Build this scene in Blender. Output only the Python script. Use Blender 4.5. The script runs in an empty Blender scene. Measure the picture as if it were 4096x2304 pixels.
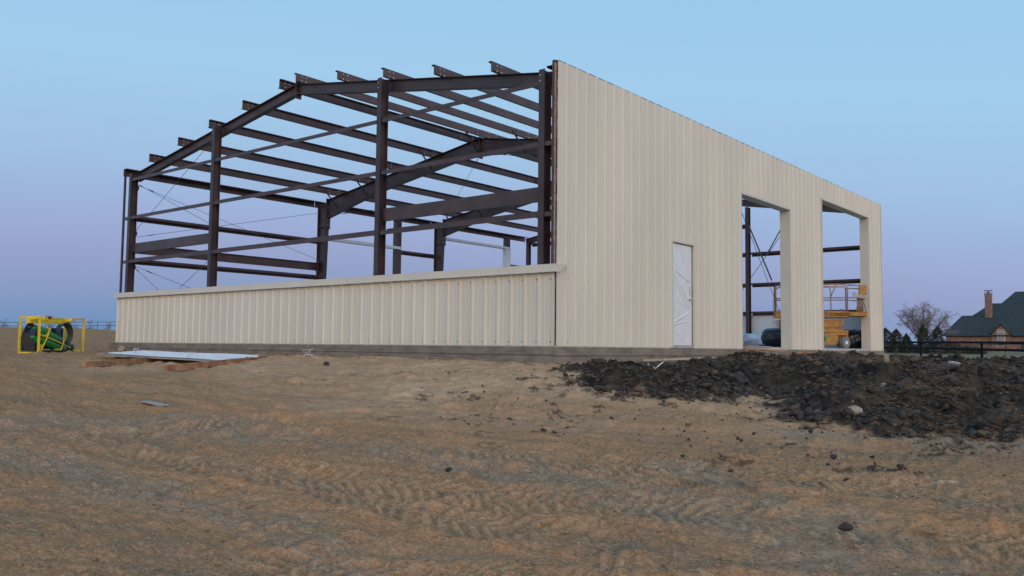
import bpy, math, random
import numpy as np
from mathutils import Vector, Matrix
random.seed(7); RNG = np.random.default_rng(11)
SC = bpy.context.scene; COL = SC.collection

# ------------------------------------------------------------------ camera, sky, sun, exposure
CAMP = Vector((8.474, -11.464, -0.038))
PITCH, ROLL, YAW, FPX = 0.0699, 0.0107, -0.6867, 3420.0
fwd = Vector((math.sin(YAW)*math.cos(PITCH), math.cos(YAW)*math.cos(PITCH), math.sin(PITCH)))
rt = fwd.cross(Vector((0, 0, 1))).normalized(); up = rt.cross(fwd)
r2 = math.cos(ROLL)*rt + math.sin(ROLL)*up; u2 = -math.sin(ROLL)*rt + math.cos(ROLL)*up
cam = bpy.data.cameras.new('camera'); camo = bpy.data.objects.new('camera', cam); COL.objects.link(camo)
cam.sensor_width = 36; cam.lens = FPX/4096*36; cam.clip_end = 6000; cam.clip_start = 0.05
M = Matrix((( r2.x, u2.x, -fwd.x, CAMP.x), (r2.y, u2.y, -fwd.y, CAMP.y), (r2.z, u2.z, -fwd.z, CAMP.z), (0, 0, 0, 1)))
camo.matrix_world = M; SC.camera = camo

SUN_AZ = math.radians(127)      # from +Y towards +X : the glow is behind the viewer, to the right
SUN_EL = math.radians(14)
W = bpy.data.worlds.new('World'); SC.world = W; W.use_nodes = True
nt = W.node_tree; nt.nodes.clear(); N = nt.nodes.new; Lk = nt.links.new
def ramp(stops):
    r = N('ShaderNodeValToRGB'); e = r.color_ramp.elements
    while len(e) > 1: e.remove(e[-1])
    for i, (p, c) in enumerate(stops):
        el = e[0] if i == 0 else e.new(p)
        el.position = p; el.color = (*c, 1)
    return r
def s2l(*c): return tuple(((v/255)/12.92 if v/255 <= .04045 else ((v/255+.055)/1.055)**2.4) for v in c)
tc = N('ShaderNodeTexCoord'); sep = N('ShaderNodeSeparateXYZ'); Lk(tc.outputs['Generated'], sep.inputs[0])
asn = N('ShaderNodeMath'); asn.operation = 'ARCSINE'; Lk(sep.outputs['Z'], asn.inputs[0])
el = N('ShaderNodeMath'); el.operation = 'MULTIPLY_ADD'; Lk(asn.outputs[0], el.inputs[0]); el.inputs[1].default_value = 1/math.radians(60); el.inputs[2].default_value = 0.1
P = lambda deg: deg/60+.1
anti = ramp([(0, s2l(84, 104, 122)), (P(-.3), s2l(100, 124, 146)), (P(0.2), s2l(104, 140, 174)), (P(1.8), s2l(116, 148, 190)), (P(3.4), s2l(136, 155, 195)), (P(6), s2l(152, 164, 203)),
             (P(8), s2l(157, 174, 214)), (P(12), s2l(160, 192, 226)), (P(18), s2l(162, 204, 236)), (P(25), s2l(154, 202, 236)), (P(54), s2l(128, 178, 226))])
sol = ramp([(0, s2l(120, 105, 96)), (P(0), s2l(255, 196, 150)), (P(5), s2l(250, 214, 180)), (P(14), s2l(228, 216, 204)), (P(28), s2l(172, 184, 198)), (P(54), s2l(86, 120, 150))])
dot = N('ShaderNodeVectorMath'); dot.operation = 'DOT_PRODUCT'; Lk(tc.outputs['Generated'], dot.inputs[0])
dot.inputs[1].default_value = (math.sin(SUN_AZ), math.cos(SUN_AZ), 0)
bel = N('ShaderNodeMath'); bel.operation = 'MULTIPLY_ADD'; Lk(dot.outputs['Value'], bel.inputs[0]); bel.inputs[1].default_value = 11/60; bel.inputs[2].default_value = 11/60
ad = N('ShaderNodeMath'); ad.operation = 'ADD'; Lk(el.outputs[0], ad.inputs[0]); Lk(bel.outputs[0], ad.inputs[1]); Lk(ad.outputs[0], anti.inputs[0]); Lk(el.outputs[0], sol.inputs[0])
mr = N('ShaderNodeMapRange'); mr.interpolation_type = 'SMOOTHSTEP'; Lk(dot.outputs['Value'], mr.inputs[0])
mr.inputs[1].default_value = -0.15; mr.inputs[2].default_value = 1.0
gl = N('ShaderNodeVectorMath'); gl.operation = 'SCALE'; gl.inputs['Scale'].default_value = 2.5; Lk(sol.outputs[0], gl.inputs[0])
mx = N('ShaderNodeMixRGB'); Lk(mr.outputs[0], mx.inputs[0]); Lk(anti.outputs[0], mx.inputs[1]); Lk(gl.outputs[0], mx.inputs[2])
bg = N('ShaderNodeBackground'); Lk(mx.outputs[0], bg.inputs[0]); bg.inputs[1].default_value = 1.0
wo = N('ShaderNodeOutputWorld'); Lk(bg.outputs[0], wo.inputs[0])

sun = bpy.data.lights.new('sun', 'SUN'); sun.energy = 0.6; sun.angle = math.radians(35); sun.color = (1, .84, .72)
suno = bpy.data.objects.new('sun', sun); COL.objects.link(suno)
sd = Vector((math.sin(SUN_AZ)*math.cos(SUN_EL), math.cos(SUN_AZ)*math.cos(SUN_EL), math.sin(SUN_EL)))
suno.rotation_euler = sd.to_track_quat('Z', 'Y').to_euler(); suno.location = (30, -20, 30)
vs = SC.view_settings; vs.view_transform = 'Standard'; vs.look = 'None'; vs.gamma = 1; vs.use_curve_mapping = False; vs.exposure = 0

# ------------------------------------------------------------------ materials
MATS = {}
def mat(name, col, rough=.6, metal=0., spec=.5, var=.12, scale=6., bump=0., bscale=60., col2=None, stretch=None, contrast=.5):
    """procedural: base colour broken up by noise, roughness variation, small bump"""
    if name in MATS: return MATS[name]
    m = bpy.data.materials.new(name); m.use_nodes = True; t = m.node_tree; b = t.nodes['Principled BSDF']
    b.inputs['Roughness'].default_value = rough; b.inputs['Metallic'].default_value = metal; b.inputs['Specular IOR Level'].default_value = spec
    g = t.nodes.new('ShaderNodeTexCoord'); src = g.outputs['Object']
    if stretch:
        mp = t.nodes.new('ShaderNodeMapping'); mp.inputs['Scale'].default_value = stretch; t.links.new(src, mp.inputs[0]); src = mp.outputs[0]
    n = t.nodes.new('ShaderNodeTexNoise'); n.inputs['Scale'].default_value = scale; n.inputs['Detail'].default_value = 6; n.inputs['Roughness'].default_value = .62
    t.links.new(src, n.inputs['Vector'])
    r = t.nodes.new('ShaderNodeValToRGB'); t.links.new(n.outputs['Fac'], r.inputs[0])
    c2 = col2 or tuple(max(0, c*(1-var*2)) for c in col); c1 = col if col2 else tuple(min(1, c*(1+var)) for c in col)
    r.color_ramp.elements[0].position = .5-contrast*.3; r.color_ramp.elements[1].position = .5+contrast*.3
    r.color_ramp.elements[0].color = (*c2, 1); r.color_ramp.elements[1].color = (*c1, 1)
    t.links.new(r.outputs[0], b.inputs['Base Color'])
    n2 = t.nodes.new('ShaderNodeTexNoise'); n2.inputs['Scale'].default_value = bscale; n2.inputs['Detail'].default_value = 4; t.links.new(src, n2.inputs['Vector'])
    mrr = t.nodes.new('ShaderNodeMapRange'); mrr.inputs[3].default_value = max(.03, rough-.12); mrr.inputs[4].default_value = min(1, rough+.12)
    t.links.new(n2.outputs['Fac'], mrr.inputs[0]); t.links.new(mrr.outputs[0], b.inputs['Roughness'])
    if bump:
        bp = t.nodes.new('ShaderNodeBump'); bp.inputs['Strength'].default_value = bump; bp.inputs['Distance'].default_value = .02
        t.links.new(n2.outputs['Fac'], bp.inputs['Height']); t.links.new(bp.outputs[0], b.inputs['Normal'])
    MATS[name] = m; return m
STEEL = mat('red_oxide_steel', (.046, .026, .031), .42, var=.22, scale=1.6, bump=.12, bscale=30)
STEELB = mat('red_oxide_light_steel', (.062, .034, .038), .40, var=.18, scale=2.2)
PANEL = mat('beige_painted_sheet', (.60, .58, .515), .42, var=.04, scale=.8, stretch=(1, 1, .3), bump=.3, bscale=1.6)
TRIM = mat('beige_trim', (.57, .54, .475), .42, var=.03, scale=1.5)
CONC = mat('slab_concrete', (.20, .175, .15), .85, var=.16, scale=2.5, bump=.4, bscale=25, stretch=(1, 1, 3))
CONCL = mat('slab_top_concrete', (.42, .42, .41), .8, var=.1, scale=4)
WHITEP = mat('white_sheet_metal', (.60, .64, .70), .35, var=.04, scale=2)
INSUL = mat('white_vinyl_insulation', (.72, .75, .80), .5, var=.06, scale=1.3, bump=.5, bscale=3)
GALV = mat('zinc_bolt', (.62, .62, .64), .35, metal=.3)
DARKB = mat('bolt_dark', (.12, .10, .09), .5)
CABLE = mat('brace_cable', (.10, .10, .11), .4, metal=.6)
WOOD = mat('pine_lumber', (.42, .235, .125), .75, col2=(.20, .10, .055), scale=5, stretch=(1, 1, 1), bump=.3)
WOODP = mat('pale_lumber', (.52, .42, .30), .75, var=.2, scale=6)
YEL = mat('yellow_paint', (.72, .55, .03), .4, var=.12, scale=6)
LIFTY = mat('weathered_amber_paint', (.52, .26, .045), .55, col2=(.28, .14, .045), scale=7, bump=.15)
LIFTD = mat('grimy_amber_paint', (.22, .12, .05), .6, col2=(.09, .055, .035), scale=5)
GREEN = mat('green_cylinder_paint', (.015, .22, .045), .3, var=.2, scale=5)
GREEND = mat('dull_green_paint', (.02, .085, .045), .45, var=.25, scale=5)
BLUE = mat('blue_machine_paint', (.012, .04, .12), .4, var=.2)
BLACK = mat('black_plastic', (.012, .013, .018), .5, var=.3)
RUBBER = mat('grey_tyre_rubber', (.16, .165, .17), .7, var=.15)
HOSEM = mat('olive_hose', (.045, .075, .06), .5, var=.3)
GREYB = mat('grey_box', (.38, .40, .41), .5)
WHITE = mat('white_paint', (.72, .72, .70), .45)
PRINT = mat('dark_lettering', (.05, .03, .015), .6)
NEON = mat('green_marker', (.10, .42, .06), .6)
FILM = mat('plastic_film', (.66, .70, .75), .25, var=.04, scale=5)
BLKFILM = mat('black_wrap', (.012, .018, .03), .28, var=.2, bump=.4, bscale=8)
PIPE = mat('pipe_rail_paint', (.016, .014, .017), .9, spec=.1)
PIPEB = mat('blue_pipe_rail', (.05, .09, .14), .5)
ROOFM = mat('green_shingle', (.024, .036, .036), .85, var=.25, scale=2.5, bump=.4, bscale=8)
BARK = mat('grey_bark', (.17, .14, .15), .9, var=.2)
TWIG = mat('winter_twig', (.25, .21, .225), .9, var=.2)
EVG = mat('evergreen_leaf', (.030, .050, .030), .8, col2=(.018, .026, .018), scale=.8)
EVG2 = mat('evergreen_leaf_brown', (.050, .050, .028), .8, col2=(.022, .024, .016), scale=.8)
FOAM = mat('tan_foam_closure', (.42, .26, .19), .9, var=.25, scale=20, bump=.6, bscale=40)
STONEM = mat('pale_rock', (.33, .27, .21), .9, var=.2, scale=8, bump=.5)
GLASSD = mat('dark_window_glass', (.04, .05, .06), .15)
LETTERW = None

def brickmat():
    m = bpy.data.materials.new('red_brick'); m.use_nodes = True; t = m.node_tree; b = t.nodes['Principled BSDF']; b.inputs['Roughness'].default_value = .9
    g = t.nodes.new('ShaderNodeTexCoord'); s = t.nodes.new('ShaderNodeSeparateXYZ'); t.links.new(g.outputs['Object'], s.inputs[0])
    a = t.nodes.new('ShaderNodeMath'); t.links.new(s.outputs[0], a.inputs[0]); t.links.new(s.outputs[1], a.inputs[1])
    c = t.nodes.new('ShaderNodeCombineXYZ'); t.links.new(a.outputs[0], c.inputs[0]); t.links.new(s.outputs[2], c.inputs[1])
    k = t.nodes.new('ShaderNodeTexBrick'); k.inputs['Scale'].default_value = 1; k.inputs['Brick Width'].default_value = .4; k.inputs['Row Height'].default_value = .16; k.inputs['Mortar Size'].default_value = .015
    k.inputs['Color1'].default_value = (.22, .105, .075, 1); k.inputs['Color2'].default_value = (.14, .068, .052, 1); k.inputs['Mortar'].default_value = (.30, .24, .20, 1)
    t.links.new(c.outputs[0], k.inputs['Vector'])
    n = t.nodes.new('ShaderNodeTexNoise'); n.inputs['Scale'].default_value = 2.2; n.inputs['Detail'].default_value = 6; t.links.new(g.outputs['Object'], n.inputs['Vector'])
    x = t.nodes.new('ShaderNodeMixRGB'); x.blend_type = 'OVERLAY'; x.inputs[0].default_value = .7; t.links.new(k.outputs[0], x.inputs[1]); t.links.new(n.outputs['Fac'], x.inputs[2]); t.links.new(x.outputs[0], b.inputs['Base Color'])
    return m
BRICK = brickmat()

# ------------------------------------------------------------------ object helpers
def thing(name, label, cat, loc=(0, 0, 0), group=None):
    o = bpy.data.objects.new(name, None); COL.objects.link(o); o.location = loc; o.empty_display_size = .2
    o['label'] = label; o['category'] = cat
    if group: o['group'] = group
    return o
def tag(o, label, cat, group=None):
    o['label'] = label; o['category'] = cat
    if group: o['group'] = group
    return o
def origin_of(p):
    v = Vector((0, 0, 0))
    while p is not None: v += p.location; p = p.parent
    return v
class MB:
    def __init__(s): s.v = []; s.f = []; s.m = []
    def add(s, vs, fs, mi=0):
        o = len(s.v); s.v += [tuple(x) for x in vs]; s.f += [tuple(i+o for i in f) for f in fs]; s.m += [mi]*len(fs); return s
    def hexa(s, a, mi=0):   # 8 corners: bottom ring, top ring
        return s.add(a, [(0, 3, 2, 1), (4, 5, 6, 7), (0, 1, 5, 4), (1, 2, 6, 5), (2, 3, 7, 6), (3, 0, 4, 7)], mi)
    def box(s, x0, x1, y0, y1, z0, z1, mi=0):
        return s.hexa([(x0, y0, z0), (x1, y0, z0), (x1, y1, z0), (x0, y1, z0), (x0, y0, z1), (x1, y0, z1), (x1, y1, z1), (x0, y1, z1)], mi)
    def bar(s, a, b, w, h, wdir=None, mi=0):   # rectangular bar a->b, w along wdir, h along the other
        a = Vector(a); b = Vector(b); d = (b-a).normalized()
        wd = Vector(wdir) if wdir else (d.cross(Vector((0, 0, 1))) if abs(d.z) < .95 else Vector((1, 0, 0)))
        wd = (wd-wd.dot(d)*d).normalized(); hd = d.cross(wd)
        q = [(-1, -1), (1, -1), (1, 1), (-1, 1)]
        A = [a+wd*(w/2*i)+hd*(h/2*j) for i, j in q]; B = [b+wd*(w/2*i)+hd*(h/2*j) for i, j in q]
        return s.hexa(A+B, mi)
    def tube(s, pts, r, n=8, mi=0, caps=True, radii=None):
        pts = [Vector(p) for p in pts]; o = len(s.v); prev = None
        for i, p in enumerate(pts):
            d = (pts[min(i+1, len(pts)-1)]-pts[max(i-1, 0)]).normalized()
            if prev is None: w = d.cross(Vector((0, 0, 1))) if abs(d.z) < .95 else Vector((1, 0, 0))
            else: w = prev-prev.dot(d)*d
            w.normalize(); prev = w.copy(); h = d.cross(w); rr = radii[i] if radii else r
            for k in range(n):
                t = 2*math.pi*k/n; s.v.append(tuple(p+w*(rr*math.cos(t))+h*(rr*math.sin(t))))
        for i in range(len(pts)-1):
            for k in range(n):
                a = o+i*n+k; b = o+i*n+(k+1) % n; s.f.append((a, b, b+n, a+n)); s.m.append(mi)
        if caps:
            s.f.append(tuple(o+k for k in range(n))[::-1]); s.m.append(mi); e = o+(len(pts)-1)*n
            s.f.append(tuple(e+k for k in range(n))); s.m.append(mi)
        return s
    def lathe(s, a, axis, prof, n=20, mi=0):   # prof: (t along axis, r)
        a = Vector(a); d = Vector(axis).normalized(); o = len(s.v); m_ = len(prof)
        w = d.cross(Vector((0, 0, 1))) if abs(d.z) < .95 else Vector((1, 0, 0)); w.normalize(); h = d.cross(w)
        for t, r in prof:
            for k in range(n): q = 2*math.pi*k/n; s.v.append(tuple(a+d*t+w*(r*math.cos(q))+h*(r*math.sin(q))))
        for i in range(m_-1):
            for k in range(n): s.f.append((o+i*n+k, o+i*n+(k+1) % n, o+(i+1)*n+(k+1) % n, o+(i+1)*n+k)); s.m.append(mi)
        s.f.append(tuple(o+k for k in range(n))[::-1]); s.f.append(tuple(o+(m_-1)*n+k for k in range(n))); s.m += [mi, mi]; return s
    def build(s, name, mats, parent=None, smooth=False):
        me = bpy.data.meshes.new(name); O = origin_of(parent)
        me.from_pydata([(x-O.x, y-O.y, z-O.z) for x, y, z in s.v], [], s.f)
        if not isinstance(mats, (list, tuple)): mats = [mats]
        for m in mats: me.materials.append(m)
        if len(mats) > 1: me.polygons.foreach_set('material_index', s.m)
        if smooth: me.polygons.foreach_set('use_smooth', [True]*len(me.polygons))
        me.update(); o = bpy.data.objects.new(name, me); COL.objects.link(o)
        if parent: o.parent = parent
        return o
def ibeam(mb, a, b, hd, wd, d0, d1=None, fw=.13, tf=.012, tw=.008, mi=0):
    """top flange runs a->b, the section hangs down -hd by depth d0..d1, flanges fw wide along wd"""
    a, b, hd, wd = Vector(a), Vector(b), Vector(hd), Vector(wd); d1 = d0 if d1 is None else d1
    def slab(p0, p1, q0, q1, w):   # p: upper line, q: lower line
        A = [q0-wd*w/2, q1-wd*w/2, q1+wd*w/2, q0+wd*w/2]; B = [p0-wd*w/2, p1-wd*w/2, p1+wd*w/2, p0+wd*w/2]; mb.hexa(A+B, mi)
    slab(a, b, a-hd*tf, b-hd*tf, fw)
    slab(a-hd*tf, b-hd*tf, a-hd*(d0-tf), b-hd*(d1-tf), tw)
    slab(a-hd*(d0-tf), b-hd*(d1-tf), a-hd*d0, b-hd*d1, fw)
def zee(mb, a, b, web, fl, depth=.2, flange=.062, t=.006):
    """Z section from a to b (line at top of web); web direction 'web' (unit, downwards), top flange along +fl, bottom flange along -fl"""
    a, b, web, fl = Vector(a), Vector(b), Vector(web), Vector(fl)
    def sl(o, u, w):   # box spanned by a+o, u, w
        A = [a+o, b+o, b+o+u, a+o+u]; mb.hexa(A+[x+w for x in A])
    sl(Vector((0, 0, 0)), fl*t, web*depth); sl(fl*t, fl*flange, web*t); sl(web*(depth-t)-fl*flange, fl*flange, web*t)
    sl(fl*flange, fl*t, web*.016+web*t)
def bolts(mb, pts, r=.011, mi=1, d=(1, 0, 0)):
    for p in pts:
        p = Vector(p); dd = Vector(d); mb.tube([p, p+dd*.012], r, 6, mi)

# ------------------------------------------------------------------ numpy noise
def hsh(ix, iy, seed):
    n = (ix.astype(np.int64)*374761393 + iy.astype(np.int64)*668265263 + seed*974634777) & 0x7fffffff
    n = ((n ^ (n >> 13))*1274126177) & 0x7fffffff
    return ((n ^ (n >> 16)) & 0xffff)/65535.0
def vnoise(x, y, seed=0):
    ix = np.floor(x); iy = np.floor(y); fx = x-ix; fy = y-iy; ix = ix.astype(np.int64); iy = iy.astype(np.int64)
    u = fx*fx*fx*(fx*(fx*6-15)+10); v = fy*fy*fy*(fy*(fy*6-15)+10)
    a = hsh(ix, iy, seed); b = hsh(ix+1, iy, seed); c = hsh(ix, iy+1, seed); d = hsh(ix+1, iy+1, seed)
    return (a*(1-u)+b*u)*(1-v)+(c*(1-u)+d*u)*v-.5
def fbm(x, y, sc, oct=4, seed=0, gain=.5):
    s = 0; a = 1; X = x*sc; Y = y*sc
    for i in range(oct):
        s = s+a*vnoise(X+i*17.3, Y-i*9.1, seed+i); X, Y = 1.6*X+1.2*Y, -1.2*X+1.6*Y; a *= gain
    return s
def sst(a, b, x):
    t = np.clip((x-a)/(b-a), 0, 1); return t*t*(3-2*t)
def segdist(x, y, pts):
    """distance to a polyline, signed side offset and arc length"""
    best = np.full(x.shape, 1e9); off = np.zeros(x.shape); arc = np.zeros(x.shape); L = 0
    for (x0, y0), (x1, y1) in zip(pts[:-1], pts[1:]):
        dx, dy = x1-x0, y1-y0; l = math.hypot(dx, dy); t = np.clip(((x-x0)*dx+(y-y0)*dy)/l/l, 0, 1)
        px, py = x0+t*dx, y0+t*dy; d = np.hypot(x-px, y-py); m = d < best
        sgn = ((x-x0)*dy-(y-y0)*dx)/l
        best = np.where(m, d, best); off = np.where(m, sgn, off); arc = np.where(m, L+t*l, arc); L += l
    return best, off, arc
def polydist(x, y, poly):
    """signed distance, positive inside"""
    d = np.full(x.shape, 1e9); inside = np.zeros(x.shape, bool); n = len(poly)
    for i in range(n):
        x0, y0 = poly[i]; x1, y1 = poly[(i+1) % n]; dx, dy = x1-x0, y1-y0
        t = np.clip(((x-x0)*dx+(y-y0)*dy)/(dx*dx+dy*dy), 0, 1); d = np.minimum(d, np.hypot(x-x0-t*dx, y-y0-t*dy))
        if y0 != y1:
            c = ((y0 > y) != (y1 > y)) & (x < (x1-x0)*(y-y0)/(y1-y0)+x0); inside ^= c
    return np.where(inside, d, -d)

# ------------------------------------------------------------------ terrain
CX, CY = CAMP.x, CAMP.y
DD = [0, 2, 5, 8, 11, 14, 17, 24, 30, 40, 60, 85, 110, 125, 150, 200, 400, 4000]
ZR = [-1.62, -1.55, -1.28, -1.0, -.76, -.58, -.48, -.38, -.35, -.38, -.57, -.4, -.1, .05, .2, .3, .3, .3]
ZL = [-1.62, -1.55, -1.28, -1.0, -.76, -.58, -.48, -.38, -.3, -.15, .3, .95, 1.5, 1.8, 2.15, 1.2, .3, .3]
_d = np.linspace(0, 400, 4001); _k = np.ones(31)/31
def _sm(Z):
    z = np.interp(_d, DD, Z); zp = np.pad(z, 15, mode='edge'); return np.convolve(zp, _k, 'valid')
_zr, _zl = _sm(ZR), _sm(ZL)
def gbase(x, y):
    d = np.hypot(x-CX, y-CY); az = np.degrees(np.arctan2(x-CX, y-CY)); l = 1-sst(-66, -56, az)
    l = l*sst(-150, -110, az)
    z = np.interp(d, _d, _zr)*(1-l)+np.interp(d, _d, _zl)*l
    dx = np.maximum(np.maximum(-15.5-x, x), 0); dy = np.maximum(np.maximum(-y, y-18.4), 0); s = np.hypot(dx, dy); w = 1-sst(0, 4, s)
    return z*(1-w)-.29*w
TRACKS = [[(7.57, -5.58), (6.47, -5.77), (5.32, -6.04), (4.33, -6.53), (3.33, -6.87), (2.34, -7.33), (0.78, -7.83), (-1.04, -8.44)],
          [(6.12, -7.14), (5.3, -6.93), (4.37, -7.11), (3.13, -7.19), (1.97, -7.34), (0.34, -7.39)],
          [(1.68, -2.89), (0.92, -4.73), (0.44, -6.07), (0.38, -6.9), (0.32, -7.85)],
          [(8.5, -4.2), (6.27, -4.66), (5.33, -4.83), (4.15, -5.3), (2.68, -5.67), (1.48, -6.2)],
          [(9.5, -5.3), (8.0, -6.3), (6.8, -7.0), (5.6, -7.9), (4.4, -8.5)]]
GREYS = [([(-0.82, -8.07), (-0.31, -6.8), (2.1, -6.08), (3.66, -5.73), (4.93, -5.74), (6.15, -6.2), (6.65, -6.3)], .38),
         ([(5.06, -2.47), (6.26, -2.37), (7.05, -2.05), (9, -1.6)], .5), ([(0.63, -8.59), (1.76, -8.29), (3.25, -8.13), (4.33, -8.14)], .35),
         ([(4.83, -4.76), (5.75, -5.3), (6.98, -5.96)], .22), ([(-0.96, -8.02), (0.42, -6.36)], .7)]
PILE = [(.95, -.9), (1.8, -1.9), (2.5, -2.0), (2.9, -1.3), (3.3, -.9), (3.55, .1), (4.0, -.5), (4.6, -1.6), (5.7, -2.1), (6.6, -1.9), (8.2, -1.3), (10.5, .2), (12, 4), (10, 9), (6, 13.2), (3, 14.5), (1.3, 13.8), (.95, 10), (.75, 5), (.6, 1.2), (.7, 0)]
def heights(x, y):
    z = gbase(x, y); d = np.hypot(x-CX, y-CY); near = 1-sst(45, 90, d)
    pad = np.maximum(np.maximum(-15.7-x, x-.2), np.maximum(-.2-y, y-18.6)); ow = sst(-.3, .5, pad)   # calm under the slab
    z = z + near*ow*(fbm(x, y, .35, 3, 3)*.06+fbm(x, y, 1.7, 4, 9)*.024+fbm(x, y, 9, 3, 21)*.015+np.abs(fbm(x, y, 5, 3, 23))*.018)
    z = z + (1-near)*(fbm(x, y, .05, 3, 5)*.25)
    cr, sr = math.cos(math.radians(18)), math.sin(math.radians(18)); sx = x*cr+y*sr; sy = -x*sr+y*cr
    z = z + near*ow*(fbm(sx*.45, sy*2.6, 1.5, 4, 27)*.035+fbm(sx*.7, sy*2.8, 7, 3, 29)*.014)
    z = z + near*ow*np.maximum(0, fbm(x, y, 3.1, 3, 31)-.12)*.09
    lump = np.maximum(0, fbm(x, y, 24, 3, 41)-.02)*.04*sst(-.3, .3, fbm(x, y, .8, 2, 43)); z = z+near*ow*lump
    rdg = np.zeros(x.shape); grey = np.zeros(x.shape)
    wx = fbm(x, y, .9, 3, 51)*.35; wy = fbm(x, y, .9, 3, 57)*.35
    for i, t in enumerate(TRACKS):
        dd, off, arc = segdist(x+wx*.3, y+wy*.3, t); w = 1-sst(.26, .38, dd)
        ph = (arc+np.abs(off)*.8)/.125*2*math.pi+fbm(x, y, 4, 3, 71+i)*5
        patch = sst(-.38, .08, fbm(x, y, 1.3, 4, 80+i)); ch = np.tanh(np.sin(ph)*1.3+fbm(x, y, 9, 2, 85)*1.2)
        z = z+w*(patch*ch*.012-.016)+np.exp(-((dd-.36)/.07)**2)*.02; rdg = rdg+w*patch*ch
    for t, wd in GREYS:
        dd, off, arc = segdist(x+wx, y+wy, t); grey = np.maximum(grey, 1-sst(wd*.35, wd*1.25, dd+fbm(x, y, 2.6, 3, 91)*.3))
    pd = polydist(x+wx*.8, y+wy*.8, PILE)+fbm(x, y, 2.2, 3, 101)*.5
    zt = -.27-.012*np.clip(x-1.8, 0, 4)+.10*np.exp(-((x-1.9)/.8)**2-((y-5.8)/3.2)**2)
    for bx_, by_, bw_, bh_ in ((1.7, 3.4, .75, .16), (1.9, 7.7, .55, .24), (1.9, 5.6, .6, .10), (2.3, 10.6, .8, .16), (4.3, 8.6, .7, .14), (6.6, 5.6, .6, .12), (5.4, 7.2, .5, .14), (8.2, 4.2, .7, .12), (4.6, .6, .9, .10)): zt = zt+bh_*np.exp(-((x-bx_)**2+(y-by_)**2)/bw_**2)
    h = np.maximum(zt-gbase(x, y), .08)*sst(-.05, 2.2, pd)
    ridg = fbm(x, y, 1.6, 3, 111)*.13+(np.abs(fbm(x, y, 4.5, 3, 121))-.12)*.13+fbm(x, y, 14, 3, 131)*.045
    keep = sst(.15, .6, x)
    z = z+(h+sst(0, .6, pd)*ridg)*keep
    dark = sst(-.28, .26, pd+fbm(x, y, 8, 4, 141)*.55)
    sp = sst(.36, .48, fbm(x, y, 2.3, 4, 151)+.20*sst(-3.2, -.3, pd)+(-.05))   # dark crumbs thrown around the pile
    dark = np.maximum(dark, sp*sst(-6, -1, pd)*.8*sst(-.25, .15, fbm(x, y, 16, 3, 161)))
    lawn = sst(33, 60, d)*sst(-45, -28, np.degrees(np.arctan2(x-CX, y-CY)))
    return z, np.clip(.5+.5*rdg, 0, 1), grey, dark, lawn
az = np.concatenate([np.arange(-180, -76, 3.), np.arange(-76, -3, .085), np.arange(-3, 180, 3.)]); az = np.radians(az)
rr = np.concatenate([[.4, 1.2, 2.], np.geomspace(2.6, 34, 560), np.geomspace(36, 300, 60), np.geomspace(340, 4000, 12)])
A, Rr = np.meshgrid(az, rr); gx = CX+np.sin(A)*Rr; gy = CY+np.cos(A)*Rr
gz, a_tr, a_grey, a_dark, a_lawn = heights(gx, gy)
_dx = np.maximum(np.maximum(-15.5-gx, gx), 0); _dy = np.maximum(np.maximum(-gy, gy-18.4), 0)
a_fill = (1-sst(1.6, 6.4, np.hypot(_dx, _dy)+fbm(gx, gy, .7, 4, 201)*2.2))*sst(-13, -6, gx)
nr, na = gx.shape; V = np.stack([gx, gy, gz], -1).reshape(-1, 3)
i = np.arange(nr-1)[:, None]*na+np.arange(na)[None]; j = np.arange(nr-1)[:, None]*na+(np.arange(na)[None]+1) % na
F = np.stack([i, i+na, j+na, j], -1).reshape(-1, 4)
V = np.vstack([V, [[CX, CY, gz[0].mean()]]]); c = len(V)-1
T3 = np.stack([np.full(na, c), np.arange(na), (np.arange(na)+1) % na], -1)
me = bpy.data.meshes.new('ground'); nq = len(F); ntri = len(T3)
me.vertices.add(len(V)); me.vertices.foreach_set('co', V.astype(np.float32).ravel())
me.loops.add(nq*4+ntri*3); me.loops.foreach_set('vertex_index', np.concatenate([F[:, ::-1].ravel(), T3.ravel()]).astype(np.int32))
me.polygons.add(nq+ntri); ls = np.concatenate([np.arange(nq)*4, nq*4+np.arange(ntri)*3]).astype(np.int32)
me.polygons.foreach_set('loop_start', ls); me.polygons.foreach_set('use_smooth', np.ones(nq+ntri, bool)); me.update(calc_edges=True); me.validate()
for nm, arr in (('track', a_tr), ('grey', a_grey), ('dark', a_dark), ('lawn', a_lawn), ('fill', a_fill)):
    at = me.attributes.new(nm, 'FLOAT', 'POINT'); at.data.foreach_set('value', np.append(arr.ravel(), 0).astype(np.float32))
ground = bpy.data.objects.new('ground', me); COL.objects.link(ground); ground['kind'] = 'structure'

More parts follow.
